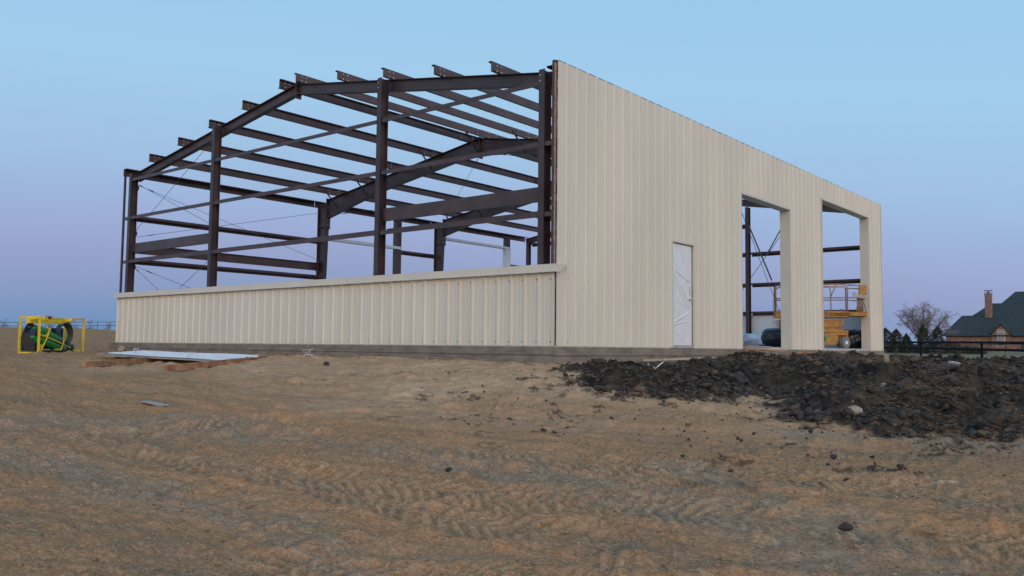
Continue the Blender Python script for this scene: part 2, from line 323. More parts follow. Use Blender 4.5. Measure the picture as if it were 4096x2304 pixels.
def groundmat():
    m = bpy.data.materials.new('clay_ground'); m.use_nodes = True; t = m.node_tree; n = t.nodes.new; l = t.links.new; b = t.nodes['Principled BSDF']
    b.inputs['Roughness'].default_value = 1.; b.inputs['Specular IOR Level'].default_value = 0
    g = n('ShaderNodeTexCoord')
    def noise(sc, det=6, ro=.6, dis=0, vec=None):
        k = n('ShaderNodeTexNoise'); k.inputs['Scale'].default_value = sc; k.inputs['Detail'].default_value = det; k.inputs['Roughness'].default_value = ro; k.inputs['Distortion'].default_value = dis
        l(vec or g.outputs['Object'], k.inputs['Vector']); return k.outputs['Fac']
    def mp(v, a, bb, c=0, d=1):
        k = n('ShaderNodeMapRange'); l(v, k.inputs[0]); k.inputs[1].default_value = a; k.inputs[2].default_value = bb; k.inputs[3].default_value = c; k.inputs[4].default_value = d; return k.outputs[0]
    def mix(f, c1, c2, bt='MIX'):
        k = n('ShaderNodeMixRGB'); k.blend_type = bt
        if isinstance(f, (int, float)): k.inputs[0].default_value = f
        else: l(f, k.inputs[0])
        for s, c in ((1, c1), (2, c2)):
            if isinstance(c, tuple): k.inputs[s].default_value = (*c, 1)
            else: l(c, k.inputs[s])
        return k.outputs[0]
    def mul(a, bb):
        k = n('ShaderNodeMath'); k.operation = 'MULTIPLY'; l(a, k.inputs[0])
        if isinstance(bb, (int, float)): k.inputs[1].default_value = bb
        else: l(bb, k.inputs[1])
        return k.outputs[0]
    def att(nm):
        k = n('ShaderNodeAttribute'); k.attribute_name = nm; return k.outputs['Fac']
    mr0 = n('ShaderNodeMapping'); mr0.inputs['Rotation'].default_value = (0, 0, math.radians(-18)); l(g.outputs['Object'], mr0.inputs[0])
    mpg = n('ShaderNodeMapping'); mpg.inputs['Scale'].default_value = (.30, 1.55, 1); l(mr0.outputs[0], mpg.inputs[0]); sv = mpg.outputs[0]
    base = mix(mp(noise(.8, 5, .6, .4, sv), .35, .65), (.28, .150, .062), (.40, .20, .070))
    base = mix(mp(noise(2.1, 6, .65, .3, sv), .50, .68, 0, .7), base, (.36, .225, .12))
    base = mix(mul(mp(noise(1.1, 5, .6, .8, sv), .52, .66), .7), base, (.175, .118, .07))
    base = mix(mul(mp(noise(.5, 4, .6, .5, sv), .55, .72), .5), base, (.42, .22, .085))
    gm = n('ShaderNodeMath'); gm.operation = 'MULTIPLY'; l(att('grey'), gm.inputs[0]); l(mp(noise(3.3, 6, .7, .5), .36, .58, .25, 1), gm.inputs[1])
    base = mix(gm.outputs[0], base, mix(mp(noise(7, 5, .7), .4, .62), (.175, .125, .09), (.34, .255, .18)))
    pale = mul(mul(mp(noise(5, 6, .7, 1.2, sv), .60, .68), mp(noise(.9, 3), .46, .6)), .75)
    base = mix(pale, base, (.52, .42, .30))
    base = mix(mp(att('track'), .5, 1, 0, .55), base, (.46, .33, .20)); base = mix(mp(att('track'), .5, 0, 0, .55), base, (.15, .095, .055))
    # crumbs and pebbles
    vor = n('ShaderNodeTexVoronoi'); vor.inputs['Scale'].default_value = 55; l(g.outputs['Object'], vor.inputs['Vector'])
    vcol = n('ShaderNodeSeparateColor'); l(vor.outputs['Color'], vcol.inputs[0])
    peb = mul(mp(vor.outputs['Distance'], .30, .12), mp(vcol.outputs[0], .80, .84)); base = mix(mul(peb, .6), base, (.52, .47, .40))
    peb2 = mul(mp(vor.outputs['Distance'], .36, .2), mp(vcol.outputs[1], .80, .84)); base = mix(mul(peb2, .6), base, (.10, .075, .055))
    fine = noise(38, 6, .75); base = mix(mp(fine, .25, .75, .0, 1), mix(.5, base, (0, 0, 0)), mix(.18, base, (1, .95, .9)))
    dk = mix(mp(noise(3.2, 6, .7), .40, .66), (.022, .020, .018), (.080, .062, .048)); dk = mix(mul(mp(noise(1.2, 5, .6, .5), .57, .70), .6), dk, (.135, .10, .065))
    g2 = noise(110, 4, .8); base = mix(mp(g2, .58, .68, 0, .75), base, (.56, .46, .36)); base = mix(mp(g2, .42, .32, 0, .75), base, (.10, .070, .045))
    g3 = noise(34, 5, .75, 0, sv); base = mix(mp(g3, .56, .68, 0, .6), base, (.50, .40, .29)); base = mix(mp(g3, .43, .31, 0, .6), base, (.13, .09, .055))
    base = mix(mul(att('fill'), mp(noise(1.6, 5, .65, .4, sv), .3, .6, .4, .95)), base, mix(mp(noise(5, 6, .7), .35, .65), (.36, .265, .19), (.54, .42, .31)))
    base = mix(1., base, (1.17, 1.01, .835), 'MULTIPLY'); base = mix(att('dark'), base, dk)
    lw = mix(mp(noise(.06, 4, .6), .4, .6), (.20, .18, .105), (.36, .30, .20))
    base = mix(att('lawn'), base, mix(mp(noise(.8, 5), .3, .7), lw, (.17, .145, .10)))
    l(base, b.inputs['Base Color'])
    bp = n('ShaderNodeBump'); bp.inputs['Strength'].default_value = .8; bp.inputs['Distance'].default_value = .018
    hs = n('ShaderNodeMath'); hs.operation = 'ADD'; l(noise(26, 8, .72), hs.inputs[0]); l(mul(peb, .25), hs.inputs[1])
    l(hs.outputs[0], bp.inputs['Height']); l(bp.outputs[0], b.inputs['Normal'])
    return m
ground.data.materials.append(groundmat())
def GZ(x, y): return float(heights(np.array([float(x)]), np.array([float(y)]))[0][0])

# ------------------------------------------------------------------ steel building
BW, BL, H = 15.10, 18.17, 4.865
PI = 3.30
bld = thing('steel_frame_building', 'half-sheeted beige metal building with bare dark red steel frame and two tall door openings', 'building', (0, 0, 0))
# slab
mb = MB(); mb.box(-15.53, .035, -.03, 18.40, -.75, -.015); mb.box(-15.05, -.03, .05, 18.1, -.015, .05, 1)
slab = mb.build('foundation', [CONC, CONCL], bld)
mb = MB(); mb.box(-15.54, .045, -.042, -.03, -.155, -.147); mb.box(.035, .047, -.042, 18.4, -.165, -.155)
mb.build('form_seam', mat('seam_dark', (.10, .09, .08), .9), bld)  # dark-coloured formwork line along the slab edge
# sheets
RIB = .3019
def profile():
    out = []
    def add(a, d): out.append((a, d))
    for k in range(3):
        o = k*RIB
        if k == 0: add(0, .032)
        add(o+.018, .032); add(o+.036, .0)
        for mnr in (.110, .190):
            add(o+mnr-.018, 0); add(o+mnr-.008, .0045); add(o+mnr+.008, .0045); add(o+mnr+.018, 0)
        add(o+RIB-.036, 0); add(o+RIB-.018, .032)
    add(3*RIB, .032)
    return out
PROF = profile()
def sheet(mb, P0, S, Nn, s0, s1, ztop, holes, zbot=0., off=0., screws=(), clip0=-1e9, clip1=1e9):
    """ribbed sheet along direction S (unit) from s0, outward normal Nn"""
    pts = [(s0+a, d+off) for a, d in PROF]
    cuts = sorted(set([c for h in holes for c in h[:2]]+[clip0, clip1]))
    seg = []
    for (a, d), (b2, e) in zip(pts[:-1], pts[1:]):
        cs = [a]+[c for c in cuts if a < c < b2]+[b2]
        for u, v in zip(cs[:-1], cs[1:]):
            if v-u < 1e-6: continue
            f = lambda q: d+(e-d)*(q-a)/(b2-a)
            seg.append((u, f(u), v, f(v)))
    for u, du, v, dv in seg:
        m = (u+v)/2
        if m < clip0 or m > clip1: continue
        iv = [(zbot, ztop)]
        for h in holes:
            if h[0] < m < h[1]:
                iv = [(max(q0, h[3]), q1) for q0, q1 in iv if h[3] < q1]
        for q0, q1 in iv:
            a = P0+S*u+Nn*du; b = P0+S*v+Nn*dv
            nz = max(1, int((q1-q0)/1.3)); 
            mb.add([(a.x, a.y, q0), (b.x, b.y, q0), (b.x, b.y, q1), (a.x, a.y, q1)], [(0, 1, 2, 3)])
    for z in screws:
        for k in range(3):
            s = s0+k*RIB+.055
            if s < clip0 or s > clip1 or any(h[0]-.02 < s < h[1]+.02 and z < h[3] for h in holes): continue
            p = P0+S*s+Nn*(off+.001)+Vector((0, 0, z)); w = S*.009; h_ = Vector((0, 0, .009)); n_ = Nn*.008
            mb.hexa([p-w-h_, p+w-h_, p+w-h_+n_, p-w-h_+n_, p-w+h_, p+w+h_, p+w+h_+n_, p-w+h_+n_], 1)
HOLES = [(3.94, 4.93, 0, 2.20), (7.27, 10.27, 0, 3.65), (12.62, 16.86, 0, 4.27)]
SCR = (.07, 1.15, 2.31, 3.49, 4.6)
n = 20
for k in range(n+1):
    mb = MB(); sheet(mb, Vector((0, 0, 0)), Vector((0, 1, 0)), Vector((1, 0, 0)), k*3*RIB-.0, 0, H+random.uniform(-.006, .006), HOLES, off=.004+.0012*(k % 2), screws=SCR, clip1=BL)
    if mb.f: mb.build('wall_panel', [PANEL, DARKB], bld)
for k in range(17):   # low front wall
    mb = MB(); sheet(mb, Vector((-.004, 0, 0)), Vector((-1, 0, 0)), Vector((0, -1, 0)), k*3*RIB+.02, 0, 1.235, [], off=.004+.0012*(k % 2), screws=(.07, 1.12), clip1=BW)
    if mb.f: mb.build('wall_panel', [PANEL, DARKB], bld)
for k in range(17):   # low back wall, white insulation face to the inside
    mb = MB(); x1 = -k*3*RIB; x0 = max(-BW, x1-3*RIB)
    if x1-x0 > .1: mb.box(x0+.004, x1-.004, BL-.02-.006*(k % 2), BL+.02, 0, 1.26); mb.build('back_wall_panel', INSUL, bld)
for k in range(20):   # low left wall
    y0 = k*3*RIB; y1 = min(BL, y0+3*RIB)
    if y1-y0 > .1: mb = MB(); mb.box(-BW-.02, -BW+.015, y0+.004, y1-.004, 0, 1.23); mb.build('left_wall_panel', PANEL, bld)
# base trim behind sheets
mb = MB(); mb.box(-BW, -.04, .004, .03, -.014, .10); mb.build('base_trim', TRIM, bld)
for ya, yb in ((.0, 3.93), (4.94, 7.26), (10.28, 12.61), (16.87, BL)): mb = MB(); mb.box(-.03, -.006, ya, yb, -.014, .1); mb.build('base_trim', TRIM, bld)
# cap flashing on the low front wall
mb = MB(); pr = [(.22, 1.375), (.0, 1.375), (-.075, 1.365), (-.082, 1.245), (-.105, 1.232), (-.100, 1.226), (-.04, 1.232), (.0, 1.235)]
for xa, xb in ((-BW-.13, -5.2), (-5.205, .105)):
    o = len(mb.v); 
    for x in (xa, xb):
        for k_, (y, z) in enumerate(pr): mb.v.append((x, y-(0.004 if xa > -6 else 0), z+(.003 if xa > -6 else 0)))
    for k_ in range(len(pr)-1): mb.f.append((o+k_, o+k_+1, o+k_+1+len(pr), o+k_+len(pr))); mb.m.append(0)
    mb.f.append(tuple(o+k_ for k_ in range(len(pr)))); mb.m.append(0); mb.f.append(tuple(o+len(pr)+k_ for k_ in range(len(pr)))[::-1]); mb.m.append(0)
mb.build('cap_flashing', TRIM, bld)
mb = MB(); mb.box(.105, .16, -.095, -.02, 1.225, 1.232); mb.box(.04, .15, -.081, -.076, 1.232, 1.365); mb.build('flashing_tab', TRIM, bld)
# foam closure strip at the raw edge of the tall side wall
mb = MB(); z = 0.0; x = -.028
while z < 4.66:
    w = random.uniform(.012, .022); w = w if z > 1.2 else .005; mb.box(x+.022-w, x+.022, -.012-random.uniform(0, .004), .02, z+.01, z+.2); z += .19
    if 1.05 < z < 1.35: mb.build('foam_closure', FOAM, bld); mb = MB(); z = 1.38
mb.build('foam_closure', FOAM, bld)
# door and opening trims
mb = MB()
for (y0, y1, z1) in ((3.94, 4.93, 2.20),):
    mb.box(-.06, .040, y0, y0+.045, 0, z1); mb.box(-.06, .040, y1-.045, y1, 0, z1); mb.box(-.06, .042, y0, y1, z1-.045, z1+.003)
dfr = mb.build('door_frame', TRIM, bld)
mb = MB(); mb.box(-.02, .036, 3.985, 4.885, 0.0, .035); mb.build('door_sill', CONCL, bld)
mb = MB(); mb.box(-.055, -.015, 3.99, 4.88, .04, 2.145); door = mb.build('door', WHITE, bld)
# crumpled film over the door
mb = MB(); nu, nv = 60, 150
yy, zz = np.meshgrid(np.linspace(3.995, 4.875, nu), np.linspace(.05, 2.14, nv))
FOLDS = [((.07, .243), (.93, .37), .011, .020), ((.34, .265), (.88, .36), .008, .014), ((.02, .255), (.75, .53), .010, .030), ((.07, .32), (.89, .64), .009, .026), ((.02, .79), (.89, .66), .011, .016), ((.02, .80), (.70, .76), .008, .014),
         ((.02, .82), (.43, .91), .008, .014), ((.07, .48), (.25, .67), .008, .020), ((.25, .555), (.70, .61), .010, .014), ((.02, .70), (.13, .77), .010, .014), ((.30, .62), (.36, .70), .009, .014), ((.60, .3), (.92, .52), .007, .02), ((.02, .83), (.2, .97), .006, .014), ((.15, .45), (.45, .66), .007, .02)]
xx = -.0125+0*yy; uu = (yy-3.995)/.88; vv = (2.14-zz)/2.09
for (ua, va), (ub, vb), amp, wd in FOLDS:
    ax_, ay_, bx_, by_ = ua*.88, va*2.09, ub*.88, vb*2.09; dx_, dy_ = bx_-ax_, by_-ay_; l_ = math.hypot(dx_, dy_); X_ = uu*.88-ax_; Y_ = vv*2.09-ay_
    t_ = (X_*dx_+Y_*dy_)/l_/l_; sd_ = (X_*dy_-Y_*dx_)/l_; en = sst(-.05, .15, t_)*(1-sst(.8, 1.08, t_)); xx = xx+amp*1.5*en*(np.exp(-(sd_/wd)**2)-.75*np.exp(-((sd_-1.6*wd)/wd)**2))
xx = np.maximum(xx+fbm(yy, zz, 5, 3, 7)*.003, -.0145)
fv = np.stack([xx, yy, zz], -1).reshape(-1, 3)
mb.v = [tuple(q) for q in fv]; mb.f = [(r*nu+c_, r*nu+c_+1, (r+1)*nu+c_+1, (r+1)*nu+c_) for r in range(nv-1) for c_ in range(nu-1)]; mb.m = [0]*len(mb.f)
mb.build('plastic_film', FILM, door, smooth=True)
mb = MB(); mb.box(-.05, .012, 3.986, 4.884, 2.146, 2.158); mb.box(-.05, -.0, 4.881, 4.886, .05, 2.15); mb.box(-.05, .0, 3.985, 3.989, .05, 2.15); mb.box(-.05, .0, 3.986, 4.884, .036, .046); mb.build('door_gap_shade', BLACK, dfr)  # black strips stand in for the shadow lines between door and frame
mb = MB(); mb.tube([(-.015, 4.80, 1.02), (.045, 4.80, 1.02)], .016, 10); mb.tube([(.045, 4.81, 1.02), (.048, 4.66, 1.015)], .011, 8); mb.tube([(-.015, 4.80, 1.02), (.0, 4.80, 1.02)], .035, 12)
mb.tube([(-.015, 4.80, 1.20), (.012, 4.80, 1.20)], .032, 12); mb.box(.0, .02, 4.78, 4.815, 1.12, 1.29); mb.build('door_handle', GALV, door)
for (y0, y1, z1) in ((7.27, 10.27, 3.65), (12.62, 16.86, 4.27)):
    mb = MB(); D = .24; e = .040
    mb.box(-D, e, y0, y0+.02, 0, z1); mb.build('jamb_trim', TRIM, bld); mb = MB(); mb.box(-D, e, y1-.02, y1, .0, z1); mb.build('jamb_trim', TRIM, bld)
    mb = MB(); mb.box(-D, e+.002, y0+.021, y1-.021, z1-.022, z1); mb.box(e-.002, e+.004, y0-.01, y1+.01, z1-.01, z1+.035); mb.build('header_trim', TRIM, bld)
mb = MB(); mb.box(-.027, -.0015, -.0345, .0, 0, 1.228); mb.build('corner_trim', TRIM, bld)
# corner trim at the far end
mb = MB(); mb.box(-.06, .045, BL, BL+.04, 0, 4.86); mb.build('corner_trim', PANEL, bld)

# columns
def column(x0, y0, y1, ztop, fw=.125, up=None):   # flanges face -Y / +Y
    mb = MB(); ibeam(mb, (x0+fw/2, y0, .05), (x0+fw/2, y0, ztop), (0, -1, 0), (1, 0, 0), y1-y0, fw=fw, tf=.012)
    mb.box(x0-.03, x0+fw+.03, y0-.0, y1+.02, .05, .07); bolts(mb, [(x0+.03, y0-.001, z) for z in (ztop-.1, ztop-.2)], d=(0, -1, 0)); return mb.build('column', [STEEL, GALV], bld)
SL = (5.935-4.72)/(BW/2)
ztop = lambda x: 4.72+SL*(BW/2-abs(x+BW/2))
for x0, zt in ((-14.79, 4.70), (-10.64, 5.40), (-4.53, 5.42), (-.375, 4.76)): column(x0, .0, .2, zt)
for x0, zt in ((-14.79, 4.55), (-10.64, 5.18), (-4.60, 5.18), (-.45, 4.55)): column(x0, 17.86, 18.06, zt)
# corner angles
mb = MB(); mb.box(-15.09, -15.02, .0, .008, .0, 4.86); mb.box(-15.09, -15.082, .008, .07, 0, 4.86); mb.build('corner_angle', STEELB, bld)
mb = MB(); mb.box(-.098, -.032, .012, .020, .0, 4.875); mb.box(-.040, -.032, .020, .08, 0, 4.875); mb.build('corner_angle', STEELB, bld)
# end rafters
def rafter(y, d0, d1, name='rafter', zoff=0.):
    for sx in (-1, 1):
        xe = -BW+.22 if sx < 0 else -.22
        a = Vector((-BW/2, y, ztop(-BW/2)+zoff)); b = Vector((xe, y, ztop(xe)+zoff)); d = (b-a).normalized(); hd = Vector((0, 1, 0)).cross(d)
        if hd.z < 0: hd = -hd
        mb = MB(); ibeam(mb, a, b, hd, (0, 1, 0), d0, d1, fw=.14, tf=.012)
        s = -.02 if sx > 0 else .0
        mb.box(-BW/2+(.001 if sx > 0 else -.016), -BW/2+(.016 if sx > 0 else -.001), y-.075, y+.075, a.z-d0-.10, a.z+.045)
        mb.build(name, STEEL, bld)
rafter(.285, .235, .235); rafter(17.95, .235, .235)
# interior rigid frames
def frame(y):
    for sx in (-1, 1):
        X = lambda v: -BW/2+sx*(BW/2-v)     # v: inset from the side wall line
        # column, tapered
        mb = MB(); zt = ztop(X(.32))-.02
        for i_, (za, zb, wa, wb) in enumerate(((.05, 3.95, .26, .42), (3.95, zt, .42, .44))):
            ibeam(mb, (X(.30), y, za), (X(.30), y, zb), (sx, 0, 0), (0, 1, 0), wa, wb, fw=.16, tf=.012)
        mb.box(min(X(.30), X(.76)), max(X(.30), X(.76)), y-.08, y+.08, 3.93, 3.945)
        mb.box(min(X(.745), X(.775)), max(X(.745), X(.775)), y-.085, y+.085, 3.86, ztop(X(.76))+.05)
        bolts(mb, [(X(.79), y+s_*.05, z_) for s_ in (-1, 1) for z_ in (4.0, 4.15, 4.6)], d=(-sx, 0, 0)); mb.build('column', [STEEL, GALV], bld)
        mb = MB(); hs = [(X(.78), .62), (X(3.2), .42), (X(BW/2-1.0), .42), (X(BW/2), .50)]
        for (xa, da), (xb, db) in zip(hs[:-1], hs[1:]):
            ibeam(mb, (xa, y, ztop(xa)), (xb, y, ztop(xb)), (0, 0, 1), (0, 1, 0), da, db, fw=.16, tf=.012)
        mb.box(-BW/2+(.001 if sx > 0 else -.016), -BW/2+(.016 if sx > 0 else -.001), y-.08, y+.08, 5.35, 5.97)
        mb.build('rafter', STEEL, bld)
frame(6.60); frame(12.2)
# purlins
PX = [-1.50, -2.96, -4.41, -5.87, -7.33, -7.95, -9.42, -10.87, -12.33, -13.80]
for x in PX:
    s = 1 if x > -BW/2 else -1
    mb = MB(); z0 = ztop(x)+.205; y0 = .04
    n_ = Vector((0, 0, 1)); fl = Vector((-s, 0, 0))
    spans = ((y0, 7.05), (6.15, 12.65), (11.75, 18.16))
    for i_, (ya, yb) in enumerate(spans): zee(mb, (x+s*.008*(i_ % 2), ya, z0-.006*(i_ % 2)), (x+s*.008*(i_ % 2), yb, z0-.006*(i_ % 2)), (0, 0, -1), fl)
    fx = x+(.0 if s > 0 else 0)
    bp_ = [(fx, y0+a_, z0-b_) for a_ in (.16, .28) for b_ in (.055, .155)]+[(fx+.01, yc+a_, z0-b_) for yc in (6.6, 12.2) for a_ in (-.40, -.04, .06, .40) for b_ in (.05, .15)]
    bolts(mb, bp_, d=(1, 0, 0), r=.012)
    mb.build('purlin', [STEELB, GALV], bld)
# eave struts
for s in (-1, 1):
    xo = -BW+.03 if s < 0 else -.035
    mb = MB(); zt_ = 4.86 if s < 0 else 4.80
    spans = ((-.03 if s < 0 else .02, 6.58), (6.60, 12.18), (12.2, 18.12))
    for ya, yb in spans:
        ib = -s
        xi = xo-s*.19
        a0, a1 = min(xo, xi), max(xo, xi)
        mb.box(min(xo, xo-s*.008), max(xo, xo-s*.008), ya, yb, zt_-.2, zt_)
        mb.box(a0+.009, a1, ya, yb, zt_-.008, zt_-.0) if s < 0 else mb.box(a0, a1-.009, ya, yb, zt_-.008, zt_)
        mb.box(a0+.009, a0+.09, ya, yb, zt_-.2, zt_-.192) if s < 0 else mb.box(a1-.09, a1-.009, ya, yb, zt_-.2, zt_-.192)
        mb.box(min(xi, xi+s*.006), max(xi, xi+s*.006), ya, yb, zt_-.03, zt_-.008)
    mb.build('eave_strut', STEELB, bld)
mb = MB(); mb.box(-.07, -.004, .07, BL, H-.012, H+.016); mb.build('eave_angle', STEEL, bld)
# girts: web flat, front flange down, back flange up
def girt(name, a, b, out, z, m=STEELB, depth=.19, fl=.065):
    a = Vector((*a, z)); b = Vector((*b, z)); o = Vector(out); t = Vector((0, 0, -.006)); mb = MB()
    def q(p, u, w): A = [a+p, b+p, b+p+u, a+p+u]; mb.hexa(A+[x+w for x in A])
    q(Vector((0, 0, 0)), -o*depth, t); q(t, -o*.006, Vector((0, 0, -fl))); q(-o*depth, o*.006, Vector((0, 0, fl)))
    q(t+Vector((0, 0, -fl)), -o*.02, t)
    return mb.build(name, m, bld)
FG = [(-14.72, -10.66), (-10.50, -4.55), (-4.38, -.39)]
for z in (4.56, 3.49, 2.27):
    for xa, xb in FG:
        girt('girt', (xa, .012), (xb, .012), (0, -1, 0), z)
    if z < 4:
        girt('girt', (-15.08, .012), (-14.80, .012), (0, -1, 0), z); girt('girt', (-.24, .012), (-.10, .012), (0, -1, 0), z)
for z in (4.50, 3.45, 2.33, 1.30):
    for xa, xb in ((-14.66, -10.66), (-10.5, -4.62), (-4.46, -.47)):
        if z > 4 and xb > -1: continue
        girt('girt', (xa, BL-.03), (xb, BL-.03), (0, 1, 0), z)
for z in (3.50, 2.28):
    girt('girt', (-BW+.02, .08), (-BW+.02, 6.9), (-1, 0, 0), z)
girt('girt', (-BW+.02, 10.5), (-BW+.02, 12.5), (-1, 0, 0), 3.49); girt('girt', (-BW+.02, 16.9), (-BW+.02, 18.0), (-1, 0, 0), 3.49)
girt('girt', (-BW+.02, 10.5), (-BW+.02, 12.5), (-1, 0, 0), 2.28); girt('girt', (-BW+.02, 16.9), (-BW+.02, 18.0), (-1, 0, 0), 2.28)
for z in (3.49, 2.27):
    for ya, yb in ((.1, 7.2), (10.3, 12.6), (16.9, 18.0)):
        if z < 2.5: 
            for y1_, y2_ in (((.1, 3.9), (4.95, 7.2)) if ya < 1 else ((ya, yb),)): girt('girt', (-.04, y1_), (-.04, y2_), (1, 0, 0), z)
        else: girt('girt', (-.04, ya), (-.04, yb), (1, 0, 0), z)
# clips and brackets at the front columns
mb = MB()
for z in (4.56, 3.49, 2.27):
    for x in (-10.66, -10.50, -4.55, -4.38, -.39): mb.box(x-.004, x+.004, .02, .16, z-.07, z+.075)
mb.box(-10.51, -10.44, .14, .15, 2.58, 2.80); mb.build('girt_clip', STEEL, bld)
for z, yq in ((4.30, .02), (3.02, .0), (2.08, .0)):   # hill-side brackets of the cables at the corner column
    mb = MB(); mb.bar((-14.66, .17, z+.09), (-14.56, .17, z), .012, .05, (0, 1, 0)); mb.bar((-14.66, .17, z-.09), (-14.56, .17, z), .012, .05, (0, 1, 0)); mb.build('cable_bracket', STEEL, bld)
# deep channel beams
for xa, xb in ((-14.66, -10.66), (-4.40, -.37)):
    mb = MB(); ya = .10; mb.box(xa, xb, ya, ya+.01, 2.485, 2.735); mb.box(xa, xb, ya+.01, ya+.08, 2.727, 2.735); mb.box(xa, xb, ya+.01, ya+.08, 2.485, 2.493); mb.build('deep_channel', STEELB, bld)
mb = MB(); mb.box(-14.78, -14.77, .2, 6.55, 2.48, 2.74); mb.box(-14.77, -14.69, .2, 6.55, 2.732, 2.74); mb.box(-14.77, -14.69, .2, 6.55, 2.48, 2.488)
mb.box(-14.80, -14.66, 6.50, 6.515, 2.42, 2.80); mb.build('deep_channel', STEELB, bld)
# framed openings in the left wall
mb = MB(); mb.box(-15.06, -14.87, 10.22, 10.47, .05, 4.66); mb.build('door_post', STEELB, bld)
mb = MB(); mb.box(-15.06, -14.87, 16.62, 16.86, 4.22, 4.66); mb.build('door_post', STEELB, bld)
mb = MB(); mb.box(-15.06, -14.86, 16.60, 16.88, .05, 4.215); mb.build('post_trim', WHITEP, bld)
mb = MB(); mb.box(-15.07, -14.86, 6.9, 10.48, 3.58, 3.68); mb.build('lintel_trim', WHITEP, bld)
mb = MB(); mb.box(-15.07, -14.85, 12.5, 16.88, 4.20, 4.29); mb.build('lintel_trim', WHITEP, bld)
# flange braces
for yf in (6.6, 12.2):
    for x in (-2.96, -5.87, -9.42, -12.33, -13.80, -1.5, -7.6):
        z = ztop(x); mb = MB(); mb.bar((x, yf-.62, z+.12), (x, yf-.06, z-.40), .045, .006, (1, 0, 0)); mb.bar((x+.02, yf-.62, z+.12), (x+.02, yf-.06, z-.40), .006, .045, (1, 0, 0)); mb.build('flange_brace', STEEL, bld)
# bracing cables
CB = [((-14.60, .15, 4.38), (-14.60, 6.55, 2.80)), ((-14.6, .2, 2.93), (-14.6, 6.55, 4.44)), ((-14.6, .2, 2.10), (-14.6, 6.5, .2)), ((-14.6, .2, .2), (-14.6, 6.5, 2.2)),
      ((-10.7, .14, 5.16), (-14.64, .14, 3.06)), ((-14.6, .13, 4.42), (-10.66, .13, 2.92)), ((-14.62, .14, 2.1), (-10.8, .14, .2)), ((-14.62, .13, .2), (-10.66, .13, 2.12)),
      ((-7.5, 6.65, 5.55), (-.5, 12.1, 4.4)), ((-.6, 6.7, 4.4), (-7.5, 12.1, 5.5)), ((-7.6, 6.65, 5.5), (-14.6, 12.1, 4.35)), ((-14.4, 6.7, 4.35), (-7.6, 12.1, 5.5)),
      ((-4.80, 17.88, 5.2), (-3.0, 17.88, .4)), ((-2.55, 17.9, 5.0), (-5.4, 17.9, 1.3))]
for i_, (a, b) in enumerate(CB):
    mb = MB(); a = Vector(a); b = Vector(b); mb.tube([a, b], .006 if i_ < 12 else .011, 5)
    q = a.lerp(b, .05); mb.tube([q, a.lerp(b, .075)], .014, 6); mb.build('bracing_cable', CABLE, bld)
mb = MB(); mb.bar((-4.45, 17.84, 4.5), (-3.6, 17.84, 2.45), .004, .055, (0, 1, 0)); mb.bar((-3.05, 17.84, 4.6), (-3.8, 17.84, 3.35), .004, .045, (0, 1, 0)); mb.build('ratchet_strap', mat('webbing_strap', (.10, .10, .09), .7), bld)

# ------------------------------------------------------------------ materials stored inside
def bundle(name, a, b, r, m, label, cat, seed, squash=.85):
    """sagging wrapped roll from a to b"""
    a = Vector(a); b = Vector(b); d = (b-a); L_ = d.length; d.normalize(); w = d.cross(Vector((0, 0, 1))).normalized(); nU, nT = 40, 36; mb = MB(); rnd = random.Random(seed)
    ph = [rnd.uniform(0, 6) for _ in range(8)]
    for i_ in range(nU+1):
        t = i_/nU; e = math.sqrt(max(0, 1-(abs(2*t-1))**7)); 
        for k in range(nT):
            th = 2*math.pi*k/nT; rr_ = r*e*(1+.05*math.sin(3*th+ph[0]+t*5)+.035*math.sin(7*th+ph[1]-t*9)+.03*math.sin(t*22+ph[2]+2*th)+.02*math.sin(13*th+t*31+ph[3]))
            z_ = math.sin(th)*rr_*squash; p = a.lerp(b, t)+w*(math.cos(th)*rr_)+Vector((0, 0, z_)); p.z = max(p.z, .055); mb.v.append(tuple(p))
    for i_ in range(nU):
        for k in range(nT): k2 = (k+1) % nT; mb.f.append((i_*nT+k, i_*nT+k2, (i_+1)*nT+k2, (i_+1)*nT+k)); mb.m.append(0)
    mb.f.append(tuple(range(nT))[::-1]); mb.m.append(0); mb.f.append(tuple(nU*nT+k for k in range(nT))); mb.m.append(0)
    o = mb.build(name, m, None, smooth=True); return tag(o, label, cat)
bundle('insulation_roll', (-3.35, 14.25, .29), (-1.5, 15.25, .27), .24, mat('milky_plastic_wrap', (.42, .50, .60), .3, var=.3, scale=3, bump=.5, bscale=9), 'pale blue plastic-wrapped insulation roll lying behind the first door opening', 'roll', 3)
bundle('wrapped_bundle', (-1.78, 12.55, .33), (-.15, 13.35, .36), .34, BLKFILM, 'black plastic-wrapped bundle on the slab beside the pale insulation roll', 'bundle', 5)
bundle('wrapped_bundle', (-.98, 17.05, .36), (-.22, 17.55, .36), .36, BLKFILM, 'lumpy black bundle on the slab just behind the wheel of the yellow lift', 'bundle', 9)
mb = MB(); mb.box(-.30, .02, 7.45, 9.0, .052, .062); mb.box(-.26, .05, 7.35, 8.2, .064, .072)
tag(mb.build('foam_board', WHITEP), 'thin white board lying on the slab edge in the first door opening', 'board')

